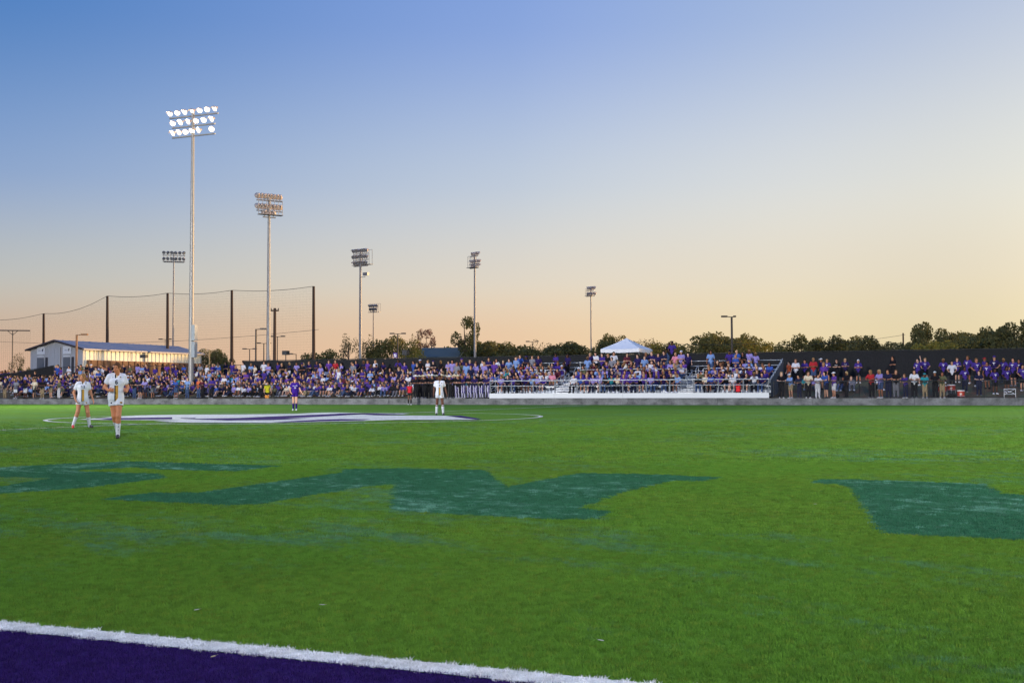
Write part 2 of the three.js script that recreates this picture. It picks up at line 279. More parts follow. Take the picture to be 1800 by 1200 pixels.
// ------------------------------------------------------------------ aluminium bleachers
const ROWS = [1, 2, 3, 4, 5, 6].map((i) => ({ v: 76.05 + i * 0.66 + (i > 3 ? 0.55 : 0), y: 0.57 + i * 0.235 }));
const AISLES = [onV(1003, 690, 78.5).x, onV(1219, 690, 78.5).x];
const alu = mat([0.58, 0.60, 0.63], 0.38, { metal: 0.55 }), aluDull = mat([0.40, 0.44, 0.50], 0.5, { metal: 0.4 }), whitePanel = mat([0.66, 0.68, 0.71], 0.55);
{
  const o = thing('bleachers', 'aluminium bleachers with railings in the middle of the far side', 'bleachers'), x0 = BX0, x1 = BX1;
  for (let i = 0, n = 4; i < n; i++) part(o, 'fascia_panel', box(x0 + (x1 - x0) * i / n + 0.006, x0 + (x1 - x0) * (i + 1) / n - 0.006, WTOP + 0.02, 0.80, -WALL - 0.14, -WALL - 0.10), whitePanel);
  part(o, 'front_walkway', box(x0, x1, 0.755, 0.80, -76.36, -WALL - 0.15), alu);
  ROWS.forEach((r, i) => {
    part(o, 'foot_board', box(x0, x1, r.y - 0.05, r.y, -r.v - 0.30, -r.v + 0.34), aluDull);
    part(o, 'riser_board', box(x0, x1, r.y - 0.235, r.y - 0.052, -r.v + 0.30, -r.v + 0.32), aluDull);
    let a = x0 + 0.05;
    for (const c of [...AISLES, x1 + 0.55]) { part(o, 'seat_plank', box(a, c - 0.6, r.y + 0.40, r.y + 0.44, -r.v - 0.27, -r.v - 0.01), alu); for (let q = a + 0.4; q < c - 0.6; q += 1.83) part(o, 'seat_bracket', box(q - 0.02, q + 0.02, r.y, r.y + 0.399, -r.v - 0.2, -r.v - 0.12), aluDull); a = c + 0.6; }
  });
  part(o, 'upper_walkway', box(x0, x1, ROWS[3].y - 0.055, ROWS[3].y - 0.005, -ROWS[3].v + 0.345, -ROWS[2].v - 0.305), aluDull);
  for (const c of AISLES) ROWS.forEach((r) => { part(o, 'stair_tread', box(c - 0.55, c + 0.55, r.y + 0.005, r.y + 0.03, -r.v + 0.02, -r.v + 0.335), alu); part(o, 'stair_tread', box(c - 0.55, c + 0.55, r.y + 0.12, r.y + 0.145, -r.v - 0.3, -r.v + 0.0), alu); });
  // front guard rail on dark posts
  const fz = -WALL - 0.2, np = 12;
  for (let i = 0; i <= np; i++) part(o, 'rail_post', box(x0 + 0.04 + (x1 - x0 - 0.08) * i / np - 0.035, x0 + 0.04 + (x1 - x0 - 0.08) * i / np + 0.035, 0.74, 1.66, fz - 0.02, fz + 0.035), darkGalv);
  for (const y of [1.68, 1.31]) part(o, 'front_rail', rod([x0, y, fz], [x1, y, fz], y > 1.5 ? 0.034 : 0.024), galv);
  // looped guard rails before the upper rows
  const y4 = ROWS[3].y, z4 = -ROWS[3].v + 0.33;
  const loop = (a, b) => { const p = [V3(a, y4 + 0.5, z4), V3(a, y4 + 0.8, z4), V3(a + 0.12, y4 + 0.95, z4), V3(b - 0.12, y4 + 0.95, z4), V3(b, y4 + 0.8, z4), V3(b, y4 + 0.5, z4)]; part(o, 'upper_rail', new THREE.TubeGeometry(new THREE.CatmullRomCurve3(p, false, 'catmullrom', 0.2), 48, 0.025, 6), galv); for (let q = a + 0.01; q <= b; q += (b - a) / Math.max(1, Math.round((b - a) / 2.4))) part(o, 'rail_post', rod([q, y4, z4], [q, y4 + 0.93, z4], 0.022), galv); };
  loop(x0 + 0.9, AISLES[0] - 0.6); loop(AISLES[0] + 0.6, AISLES[1] - 0.6); loop(AISLES[1] + 0.6, x1 - 1.4);
  // stair handrails
  for (const c of AISLES) { const A = ROWS[0], B = ROWS[2], D = ROWS[4]; for (const [P, Q, dx] of [[A, B, 0.02], [ROWS[3], D, 0.02]]) { const g = new THREE.CatmullRomCurve3([V3(c + dx, P.y, -P.v), V3(c + dx, P.y + 0.85, -P.v), V3(c + dx, P.y + 0.95, -P.v - 0.1), V3(c + dx, Q.y + 0.95, -Q.v), V3(c + dx, Q.y + 0.85, -Q.v - 0.1), V3(c + dx, Q.y, -Q.v - 0.1)], false, 'catmullrom', 0.1); part(o, 'stair_handrail', new THREE.TubeGeometry(g, 60, 0.024, 6), galv); part(o, 'stair_handrail', rod([c + dx, P.y + 0.5, -P.v], [c + dx, Q.y + 0.5, -Q.v - 0.1], 0.018), galv); } }
  // end railings that climb with the rows, a blue-grey cloth on the right one, and the back rail
  const last = ROWS[5];
  for (const x of [x0, x1]) {
    for (const d of [0, 0.18, 0.55]) part(o, 'end_rail', rod([x, 1.66 - d, fz - 0.3], [x, last.y + 1.12 - d, -last.v - 0.4], 0.03), galv);
    for (const r of ROWS) part(o, 'rail_post', rod([x, r.y - 0.3, -r.v], [x, 1.66 + (last.y + 1.12 - 1.66) * (r.v - WALL - 0.5) / (last.v + 0.4 - WALL - 0.5), -r.v], 0.024), galv);
  }
  const sh = new THREE.Shape([[WALL + 0.5, 0.5], [WALL + 0.5, 1.6], [last.v + 0.4, last.y + 1.04], [last.v + 0.4, 0.9]].map(([a, b]) => new THREE.Vector2(a, b)));
  part(o, 'end_cloth', new THREE.ExtrudeGeometry(sh, { depth: 0.012, bevelEnabled: false }).rotateY(Math.PI / 2).translate(x1 + 0.045, 0, 0), mat([0.085, 0.105, 0.135], 0.8, { map: screenTex }));
  for (const y of [1.05, 0.7, 0.35]) part(o, 'back_rail', rod([x0, last.y + y, -last.v - 0.42], [x1, last.y + y, -last.v - 0.42], 0.024), galv);
  for (let i = 0; i <= 8; i++) part(o, 'frame_leg', rod([x0 + 0.1 + (x1 - x0 - 0.2) * i / 8, 0.4, -last.v - 0.42], [x0 + 0.1 + (x1 - x0 - 0.2) * i / 8, last.y + 1.05, -last.v - 0.42], 0.028), aluDull);
}

// ------------------------------------------------------------------ floodlights
const poleSteel = mat([0.30, 0.285, 0.28], 0.5, { metal: 0.35 }), lampShell = mat([0.60, 0.48, 0.42], 0.5, { metal: 0.3 });  // shell colour carries the warm pink of low sunlight
const lampOn = new THREE.MeshStandardMaterial({ color: 0xffffff, emissive: new THREE.Color().setRGB(1, 0.91, 0.78), emissiveIntensity: 2.6 });
const lampOff = mat([0.30, 0.31, 0.33], 0.15);
const shellGeo = new THREE.LatheGeometry([[0.0, -0.42], [0.10, -0.42], [0.13, -0.30], [0.20, -0.20], [0.30, -0.04], [0.32, 0.0], [0.335, 0.05]].map(([x, y]) => new THREE.Vector2(x, y)), 16).rotateX(Math.PI / 2);
const lensGeo = new THREE.SphereGeometry(0.31, 16, 6, 0, Math.PI * 2, 0, Math.PI / 2).scale(1, 0.22, 1).rotateX(Math.PI / 2);
const visorGeo = new THREE.CylinderGeometry(0.345, 0.345, 0.3, 14, 1, true, -1.1, 2.2).rotateX(Math.PI / 2).rotateZ(Math.PI).translate(0, 0, 0.16);
const armGeo = rod([0, 0, -0.1], [0, -0.42, -0.1], 0.035, 0.035, 5);
function floodlight(label, pos, hgt, rows, turn, lit, r0 = 0.21, scale = 1, aim = 0.45, extra = {}, cone = 1.0) {
  const o = thing('floodlight_pole', label, 'floodlight', 'floodlights round the playing fields', pos, turn);
  part(o, 'pole', new THREE.CylinderGeometry(r0 * 0.52, r0, hgt, 14).translate(0, hgt / 2, 0), poleSteel);
  rows.forEach(([n, y, width, aimOff = 0, gap = -1], ri) => {
    part(o, 'cross_arm', box(-width / 2 - 0.2, width / 2 + 0.2, hgt + y - 0.5 * scale - 0.05, hgt + y - 0.5 * scale + 0.05, -0.14, -0.02), poleSteel);
    for (let i = 0; i < n; i++) {
      if (i === gap) continue;
      const l = new THREE.Group(); l.name = 'lamp'; l.position.set(-width / 2 + width * i / Math.max(1, n - 1), hgt + y, 0.12); l.scale.setScalar(scale); o.add(l);
      const head = new THREE.Euler(aim + aimOff * 0.1 + 0.06 * Math.sin(i * 2.3 + ri), 0.5 * Math.sin(i * 1.7 + ri * 2.1) * (extra.spread ?? 0.8), 0, 'YXZ');
      const add = (name, g, m) => { const q = part(l, name, g, m); q.rotation.copy(head); return q; };
      add('reflector', shellGeo, lampShell); add('lens', lensGeo, lit ? lampOn : lampOff); add('visor', visorGeo, lampShell); part(l, 'bracket', armGeo, poleSteel);
      if (lit) {
        const s = new THREE.SpotLight(new THREE.Color().setRGB(1, 0.96, 0.92), lit, 0, cone, 0.85, 2); s.name = 'lamp_light';
        const d = V3(0, 0, 1).applyEuler(head);
        s.position.copy(d).multiplyScalar(0.09); s.target.position.copy(d).multiplyScalar(5); s.castShadow = true; s.shadow.radius = 9; l.add(s, s.target);
      }
    }
  });
  if (extra.frame) { const [w, y0, y1] = extra.frame; for (let i = 0; i <= 6; i++) part(o, 'cage_bar', rod([-w / 2 + w * i / 6, hgt + y0, -0.5], [-w / 2 + w * i / 6, hgt + y1, -0.5], 0.03, 0.03, 5), poleSteel); part(o, 'platform', box(-w / 2, w / 2, hgt + y0 - 0.06, hgt + y0, -0.75, -0.08), poleSteel); part(o, 'cage_bar', rod([-w / 2, hgt + y1, -0.5], [w / 2, hgt + y1, -0.5], 0.025, 0.025, 5), poleSteel); }
  if (extra.box) for (const [y0, y1] of extra.box) part(o, 'switch_cabinet', box(0.22, 0.55, y0, y1, -0.1, 0.28), mat([0.33, 0.36, 0.40], 0.5));
  if (extra.ledge) part(o, 'side_lamp', merge([rod([0.1, extra.ledge, 0], [0.9, extra.ledge, 0], 0.04), box(0.6, 1.4, extra.ledge + 0.2, extra.ledge + 0.6, -0.2, 0.2)]), poleSteel);
  for (let y = 2; y < hgt - 1; y += hgt / 9) part(o, 'pole_joint', new THREE.CylinderGeometry(r0 * (1 - 0.48 * y / hgt) + 0.012, r0 * (1 - 0.48 * y / hgt) + 0.014, 0.12, 14).translate(0, y, 0), poleSteel);
  return o;
}
const FLOOD = 300;
{
  const top = onV(335, 192, 79.5), x = onV(335, 690, 79.5).x, h = top.y - 0.2 - bermY(79.5);
  floodlight('tall steel floodlight pole with three rows of glowing lamps, standing in the crowd', [x, bermY(79.5) - 0.3, -79.5], h + 0.3, [[7, 0, 4.6], [6, -0.86, 4.0, 0, -1], [7, -1.7, 4.0, 0, 5]], 0.0, FLOOD * 1.6, 0.23, 0.74, 0.5, { box: [[4.6, 5.9], [3.2, 4.5]] });
  // the other three lit poles round the pitch, outside the picture; their light falls on the near turf and the players
  floodlight('lit floodlight pole behind the camera to the left of the benches', [-57, -0.1, 18], 24, [[7, 0, 4.7], [6, -1.2, 4.1], [6, -2.3, 4.1]], Math.PI, FLOOD * 6.2, 0.23, 1, 0.25, {}, 0.70);
  floodlight('lit floodlight pole behind the camera on the right', [12, -0.1, 20], 24, [[7, 0, 4.7], [6, -1.2, 4.1], [6, -2.3, 4.1]], Math.PI, FLOOD * 2.9, 0.23, 1, 0.23, {}, 0.72);
  floodlight('lit floodlight pole past the right end of the far fence', [16, 1.6, -79.5], 23, [[7, 0, 4.6], [6, -0.86, 4.0], [6, -1.7, 4.0]], 0.0, FLOOD * 1.4, 0.23, 0.74, 0.5);
}
const farPole = (label, px, topY, depth, rows, turn, extra, r0 = 0.22, scale = 1) => { const p = onDepth(px, topY, depth), b = onDepth(px, 686, depth); return floodlight(label, [b.x, 0, b.z], p.y - 0.5, rows, turn, 0, r0, scale, 0.4, extra); };
farPole('unlit floodlight pole right of the glowing one, its lamp backs catching the sun', 471, 334, 122, [[8, 0, 2.4], [8, -1.1, 2.4], [3, -1.75, 1.0]], YAW - 2.6, { frame: [2.6, -2.0, -0.5], spread: 0.15 }, 0.24);
farPole('unlit floodlight pole with a crowded lamp bank and a side lamp below it', 633, 433, 160, [[7, 0, 2.4], [7, -0.85, 2.4], [6, -1.7, 2.2]], YAW - 0.6, { frame: [3.4, -1.9, 0.1], ledge: 16.7 }, 0.25, 0.85);
farPole('slim floodlight pole beside the tall pine behind the bleachers', 835, 438, 165, [[5, 0, 1.3], [6, -1.1, 1.7], [4, -1.7, 1.5]], YAW + 2.3, { frame: [1.9, -2.0, -0.4] }, 0.22, 0.8);
farPole('small dark floodlight pole left of the glowing one', 303, 437, 170, [[6, 0, 2.8], [6, -0.9, 2.8]], YAW + 0.25, { frame: [2.9, -1.3, 0.1] }, 0.16, 0.75);
farPole('short far floodlight pole with an open lamp frame', 656, 533, 262, [[5, 0, 2.0], [4, -0.8, 1.6]], YAW - 0.5, { frame: [3.2, -1.4, 0.5] }, 0.2, 1.0);
farPole('dark floodlight pole above the bleachers, left of the white tent', 1040, 500, 200, [[4, 0, 1.3], [4, -1.0, 1.5]], YAW + 2.4, { frame: [1.6, -1.4, -0.2] }, 0.18, 0.9);

// ------------------------------------------------------------------ street lamps, timber poles, net, wires
const bronze = mat([0.055, 0.045, 0.04], 0.5, { metal: 0.3 }), timber = mat([0.075, 0.045, 0.03], 0.9), wire = mat([0.06, 0.06, 0.06], 0.6);
function streetLamp(label, px, topY, depth, arms, r = 0.09, pm = bronze) {
  const t = onDepth(px, topY, depth), b = onDepth(px, 686, depth), o = thing('street_lamp', label, 'street lamp', 'car park lamps behind the crowd', [b.x, 0, b.z], YAW);
  part(o, 'post', new THREE.CylinderGeometry(r * 0.8, r, t.y, 8).translate(0, t.y / 2, 0), pm);
  for (const a of arms) { part(o, 'arm', rod([0, t.y - 0.05, 0], [a * 0.5, t.y, 0], 0.04), pm); part(o, 'lamp_head', merge([box(Math.min(a * 0.45, a * 1.05), Math.max(a * 0.45, a * 1.05), t.y - 0.06, t.y + 0.1, -0.18, 0.18)]), pm); }
}
streetLamp('brown lamp post in front of the metal building', 133, 588, 112, [1], 0.13, mat([0.30, 0.15, 0.07], 0.7));
streetLamp('dark lamp post left of the unlit floodlight pole', 449, 578, 122, [1], 0.11);
streetLamp('twin-armed lamp post near the netting with a low head', 463, 603, 170, [-1, 1], 0.09);
streetLamp('small twin-armed lamp post beside the building roof end', 289, 596, 190, [-1, 1], 0.05);
streetLamp('short twin-armed lamp post left of the dark lamp post', 438, 613, 170, [-1, 1], 0.08);
streetLamp('lamp post with two heads right of the timber pole', 487, 591, 160, [1, -1], 0.07);
streetLamp('twin-headed lamp post among the leafless trees', 699, 586, 150, [-1, 1], 0.10);
streetLamp('tall dark lamp post behind the right half of the bleachers', 1288, 556, 118, [-1, 0.4], 0.13);
streetLamp('small lamp post over the low trees left of the dark floodlight pole', 936, 600, 190, [-1, 1], 0.07);
streetLamp('small pale lamp right of the glowing floodlight pole', 367, 614, 150, [-1], 0.09, mat([0.4, 0.3, 0.15], 0.7));
streetLamp('thin lamp post with one arm right of the speaker', 520, 622, 150, [-1], 0.07);
{ // timber utility poles and their wires
  const pole = (label, px, topY, depth, r, arm) => { const t = onDepth(px, topY, depth), b = onDepth(px, 686, depth), o = thing('utility_pole', label, 'utility pole', undefined, [b.x, 0, b.z], YAW); part(o, 'post', new THREE.CylinderGeometry(r * 0.7, r, t.y, 8).translate(0, t.y / 2, 0), timber); if (arm) { part(o, 'crossarm', box(-arm, arm, t.y - 0.35, t.y - 0.2, -0.08, 0.08), timber); part(o, 'insulator', merge([-1, 1].map((s) => rod([s * arm * 0.9, t.y - 0.2, 0], [s * arm * 0.9, t.y, 0], 0.06))), wire); } return t; };
  pole('brown timber pole between the dark lamp post and the netting', 482, 541, 130, 0.22, 0.45);
  pole('thin timber pole in the trees at the right', 1590, 585, 170, 0.16, 0);
  pole('thin pole with a crossarm left of the leafless trees', 604, 615, 200, 0.13, 0.8);
  const cable = (label, a, b, sag) => { const A = onDepth(...a), B = onDepth(...b), m = A.clone().lerp(B, 0.5); m.y -= sag; const o = thing('overhead_wire', label, 'wire', undefined); part(o, 'wire', new THREE.TubeGeometry(new THREE.QuadraticBezierCurve3(A, m, B), 24, 0.022, 4), wire); };
  cable('thin wire crossing the sky low behind the net poles', [-40, 598, 200], [560, 579, 150], 2.2);
  cable('thin wire running right from the timber pole above the trees', [1330, 605, 190], [1592, 588, 170], 1.2);
  cable('thin wire above the trees right of the white tent', [1110, 600, 190], [1330, 604, 190], 0.6);
}
{ // tall ball-stop net on dark poles
  const o = thing('ball_stop_net', 'tall ball stop net hung between dark poles behind the crowd', 'net');
  const P = [[-70, 556, 192], [76, 551, 186], [188, 520, 168], [294, 515, 164], [407, 510, 160], [551, 503, 152]].map(([x, y, d]) => [onDepth(x, y, d), onDepth(x, 686, d)]);
  P.forEach(([t, b]) => part(o, 'pole', rod([b.x, 0, b.z], [t.x, t.y, t.z], 0.26, 0.17, 8), timber));
  const netM = mat([0.05, 0.05, 0.055], 0.9);
  for (let k = 0; k < P.length - 1; k++) {
    const [T0] = P[k], [T1] = P[k + 1], sag = k < 2 ? 0.8 : 0.3, top = (s) => T0.y + (T1.y - T0.y) * s - sag * 4 * s * (1 - s), pos = [];
    const at = (s, y) => [T0.x + (T1.x - T0.x) * s, y, T0.z + (T1.z - T0.z) * s];
    const quad = (a, b, dx, dy) => { pos.push(a[0] - dx, a[1] - dy, a[2], b[0] - dx, b[1] - dy, b[2], b[0] + dx, b[1] + dy, b[2], a[0] - dx, a[1] - dy, a[2], b[0] + dx, b[1] + dy, b[2], a[0] + dx, a[1] + dy, a[2]); };
    const n = 60; for (let i = 1; i < n; i++) quad(at(i / n, 2), at(i / n, top(i / n)), 0.0034, 0);
    for (let y = 2.2; y < Math.max(T0.y, T1.y); y += 0.35) for (let i = 0; i < 12; i++) { const s0 = i / 12, s1 = (i + 1) / 12; if (y < Math.min(top(s0), top(s1))) quad(at(s0, y), at(s1, y), 0, 0.0034); }
    const g = new THREE.BufferGeometry(); g.setAttribute('position', new THREE.Float32BufferAttribute(pos, 3)); g.computeVertexNormals(); part(o, 'netting', g, mat([0.05, 0.05, 0.055], 0.9, { side: THREE.DoubleSide }));
    part(o, 'top_cable', new THREE.TubeGeometry(new THREE.CatmullRomCurve3([0, 0.25, 0.5, 0.75, 1].map((s) => V3(...at(s, top(s))))), 16, 0.03, 4), netM);
  }
}
{ // batting cage at the far left
  const c = onDepth(20, 686, 120), o = thing('batting_cage', 'grey batting cage frame with drooping net at the left edge', 'batting cage', undefined, [c.x, 0, c.z], YAW), h = onDepth(20, 580, 120).y, w = 1.9;
  part(o, 'post', rod([0, 0, 0], [0, h, 0], 0.05), bronze); part(o, 'post', rod([5.4, 0, 1], [5.4, h - 1.8, 1], 0.04), bronze);
  part(o, 'top_beam', rod([-2.6, h, 0], [w - 0.1, h - 0.05, 0], 0.06), bronze); for (const s of [-1, 1]) part(o, 'brace', rod([0, h - 0.5, 0], [s * 0.6, h, 0], 0.03), bronze);
  const pos = []; const q = (a, b, t) => { pos.push(a[0] - t, a[1] - t, 0, b[0] - t, b[1] - t, 0, b[0] + t, b[1] + t, 0, a[0] - t, a[1] - t, 0, b[0] + t, b[1] + t, 0, a[0] + t, a[1] + t, 0); };
  for (let i = 0; i < 22; i++) { const x = -2.6 + i * 0.21; q([x, 0.5], [x, h - 0.03], 0.003); } for (let y = 0.6; y < h; y += 0.2) q([-2.6, y], [w - 0.25 * (h - y) / h, y], 0.0025);
  const g = new THREE.BufferGeometry(); g.setAttribute('position', new THREE.Float32BufferAttribute(pos, 3)); g.computeVertexNormals(); part(o, 'netting', g, mat([0.05, 0.05, 0.055], 0.9, { side: THREE.DoubleSide }));
}

// ------------------------------------------------------------------ metal building, house, tent, speakers
function signTexture(draw, w = 256, h = 256) { const c = document.createElement('canvas'); c.width = w; c.height = h; draw(c.getContext('2d'), w, h); const t = new THREE.CanvasTexture(c); t.colorSpace = THREE.SRGBColorSpace; t.magFilter = THREE.LinearFilter; return t; }
{
  const k = 1.12, n0 = onDepth(145, 613, 130 * k), l0 = (() => { const d = ray(53, 614), t = n0.z / d.z; return d.x * t; })(), X1 = n0.x, X0 = l0, Z1 = n0.z, eave = n0.y, LEN = n0.z - (() => { const d = ray(352, 620), t = n0.x / d.x; return d.z * t; })(), xm = (X0 + X1) / 2, ridge = onDepth(99, 600.5, (130 * k)).y + 0.1;
  const o = thing('metal_building', 'long cream metal building with blue-grey roof, its side lit by the sun', 'building', undefined, [xm, 0, Z1]), hw = (X1 - X0) / 2;
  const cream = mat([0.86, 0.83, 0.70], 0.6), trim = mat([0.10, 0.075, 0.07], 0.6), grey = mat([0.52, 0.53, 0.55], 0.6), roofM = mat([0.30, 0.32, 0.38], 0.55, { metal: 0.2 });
  const gab = new THREE.Shape([[-hw, 0], [hw, 0], [hw, eave], [0, ridge], [-hw, eave]].map((p) => new THREE.Vector2(...p)));
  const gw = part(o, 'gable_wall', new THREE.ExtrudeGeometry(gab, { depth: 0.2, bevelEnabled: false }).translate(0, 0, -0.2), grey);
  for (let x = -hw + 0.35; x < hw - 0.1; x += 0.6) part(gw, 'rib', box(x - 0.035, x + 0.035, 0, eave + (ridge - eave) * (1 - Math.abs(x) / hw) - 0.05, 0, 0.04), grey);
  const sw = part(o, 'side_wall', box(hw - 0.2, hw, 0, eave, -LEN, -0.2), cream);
  for (let z = -0.5; z > -LEN; z -= 0.78) part(sw, 'rib', box(hw, hw + 0.11, 0.1, eave - 0.02, z - 0.09, z + 0.09), cream);
  const terracotta = mat([0.24, 0.13, 0.07], 0.8), yb = onDepth(200, 635.5, 138 * k).y, lw = part(o, 'lower_band', box(hw + 0.005, hw + 0.5, 0, yb, -LEN, -0.6), terracotta);  // reddish-brown ribbed band standing out along the lower side wall
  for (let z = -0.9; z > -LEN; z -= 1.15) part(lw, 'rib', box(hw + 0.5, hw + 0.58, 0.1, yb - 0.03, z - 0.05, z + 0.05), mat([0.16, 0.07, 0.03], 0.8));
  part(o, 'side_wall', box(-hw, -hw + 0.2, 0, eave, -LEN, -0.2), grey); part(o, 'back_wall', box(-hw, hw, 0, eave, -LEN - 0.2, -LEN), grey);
  for (const s of [-1, 1]) { const rf = new THREE.Shape([[s * (hw + 0.45), eave - 0.12], [0, ridge + 0.06], [0, ridge + 0.2], [s * (hw + 0.45), eave + 0.02]].map((p) => new THREE.Vector2(...p))); const r = part(o, 'roof', new THREE.ExtrudeGeometry(rf, { depth: LEN + 0.9, bevelEnabled: false }).translate(0, 0, -LEN - 0.45), roofM); for (let z = 0.2; z > -LEN; z -= 1.2) part(r, 'seam', rod([s * (hw + 0.44), eave + 0.03, z], [0.001 * s, ridge + 0.21, z], 0.035, 0.035, 4), roofM); part(o, 'gable_trim', rod([s * (hw + 0.45), eave - 0.05, 0.46], [0, ridge + 0.12, 0.46], 0.13, 0.13, 4), trim); }
  part(o, 'gutter', box(hw + 0.38, hw + 0.52, eave - 0.16, eave + 0.03, -LEN, 0.4), mat([0.35, 0.33, 0.36], 0.5));
  const sign = mat([0.85, 0.86, 0.88], 0.6, {}), logo = signTexture((g, w, h) => { g.fillStyle = '#eef0f4'; g.fillRect(0, 0, w, h); g.fillStyle = '#8d93a6'; g.font = 'bold 60px sans-serif'; g.textAlign = 'center'; g.fillText('HLC', w * 0.42, h * 0.6); g.fillStyle = '#3a3440'; g.beginPath(); g.moveTo(w * 0.66, h * 0.35); g.lineTo(w * 0.84, h * 0.3); g.lineTo(w * 0.78, h * 0.62); g.lineTo(w * 0.7, h * 0.68); g.fill(); });
  const px2x = (px) => { const d = ray(px, 620), t = Z1 / d.z; return d.x * t - xm; }, py2y = (px, py) => onV(px, py, -Z1).y;
  for (const [a, b] of [[65, 79], [111, 125]]) {
    const s = part(o, 'sign_panel', new THREE.BoxGeometry(px2x(b) - px2x(a), 1.0, 0.06).translate((px2x(a) + px2x(b)) / 2, py2y(72, 616), 0.09), new THREE.MeshStandardMaterial({ map: logo, roughness: 0.6 })); void s;
    const d = part(o, 'roll_up_door', box(px2x(a), px2x(b) - 0.2, 0, py2y(72, 629), 0.0, 0.07), mat([0.17, 0.18, 0.20], 0.5)); for (let y = 0.3; y < 4; y += 0.45) if (y < py2y(72, 629)) part(d, 'slat', box(px2x(a) + 0.03, px2x(b) - 0.23, y - 0.18, y + 0.18, 0.07, 0.1), mat([0.16, 0.17, 0.19], 0.5));
    part(o, 'notice_panel', box(px2x(a) + 0.05, px2x(b) - 0.2, py2y(72, 627.5), py2y(72, 625.5), 0.05, 0.1), sign);
    part(o, 'entry_door', box(px2x(b + 0.6), px2x(b + 4.5), 0, py2y(72, 628), 0.0, 0.08), mat([0.05, 0.05, 0.06], 0.4));
  }
}
{
  const d = 190, a = onDepth(741, 640, d), b = onDepth(818, 640, d), top = onDepth(760, 613.5, d).y, ev = onDepth(742, 628, d).y, o = thing('house', 'small house with a grey-green roof behind the crowd', 'house', undefined, [(a.x + b.x) / 2, 0, (a.z + b.z) / 2], YAW - 0.18), w = a.distanceTo(b) / 2, dp = 4.2;
  const wallM = mat([0.36, 0.35, 0.33], 0.8), roofM = mat([0.12, 0.145, 0.135], 0.9);
  const pent = new THREE.Shape([[-dp, 0], [dp, 0], [dp, ev], [0, top], [-dp, ev]].map((p) => new THREE.Vector2(...p)));
  part(o, 'wall', new THREE.ExtrudeGeometry(pent, { depth: w * 2 - 0.8, bevelEnabled: false }).rotateY(Math.PI / 2).translate(-w + 0.4, 0, 0), wallM);
  for (const s of [-1, 1]) { const r = part(o, 'roof', new THREE.ExtrudeGeometry(new THREE.Shape([[s * (dp + 0.5), ev - 0.25], [0, top + 0.05], [0, top + 0.25], [s * (dp + 0.5), ev - 0.05]].map((p) => new THREE.Vector2(...p))), { depth: w * 2, bevelEnabled: false }).rotateY(Math.PI / 2).translate(-w, 0, 0), roofM); for (const x of [-w * 0.5, w * 0.1]) part(r, 'vent_pipe', rod([x, top - 0.4, -s * 0.8], [x, top + 0.45, -s * 0.8], 0.09), roofM); }
  for (const x of [-w * 0.5, 0, w * 0.5]) part(o, 'window', box(x - 0.5, x + 0.5, 1.2, 2.3, dp, dp + 0.06), mat([0.05, 0.06, 0.07], 0.2));
}
{ // white pop-up canopy
  const v = 88.5, c = onV(1094, 614, v), o = thing('canopy_tent', 'white pop-up canopy tent behind the bleachers', 'tent', undefined, [c.x, 1.88, -v - 1.2], -0.05), s = 1.62, ye = c.y - 1.88 + 0.05, yp = onV(1103, 594, v + 1.2).y - 1.88, m = mat([0.78, 0.80, 0.84], 0.7, { side: THREE.DoubleSide });
  const quad = (pts) => { const g = new THREE.BufferGeometry(); g.setAttribute('position', new THREE.Float32BufferAttribute(pts.flat(), 3)); g.computeVertexNormals(); return g; };
  const ring = [[-s, s], [s, s], [s, -s], [-s, -s]], N = 8;
  ring.forEach(([ax, az], i) => {
    const [bx, bz] = ring[(i + 1) % 4], t = [];
    for (let r = 0; r < N; r++) for (let q = 0; q < N; q++) { const P = (a, b) => { const e = a / N, f = b / N, x = (ax + (bx - ax) * f) * (1 - e), z = (az + (bz - az) * f) * (1 - e); return [x, ye + (yp - ye) * (e - 0.05 * Math.sin(Math.PI * e)) - 0.05 * Math.sin(Math.PI * f) * (1 - e), z]; }; t.push(P(r, q), P(r, q + 1), P(r + 1, q + 1), P(r, q), P(r + 1, q + 1), P(r + 1, q)); }
    part(o, 'roof_panel', quad(t), m);
    const u = []; for (let q = 0; q < N; q++) { const P = (f, y) => [ax + (bx - ax) * f, ye - 0.05 * Math.sin(Math.PI * f) - y, az + (bz - az) * f]; u.push(P(q / N, 0.28), P((q + 1) / N, 0.28), P((q + 1) / N, 0), P(q / N, 0.28), P((q + 1) / N, 0), P(q / N, 0)); }
    part(o, 'valance', quad(u), m);
    part(o, 'leg', rod([ax * 0.98, 0, az * 0.98], [ax * 0.98, ye - 0.03, az * 0.98], 0.022), galv);
  });
}
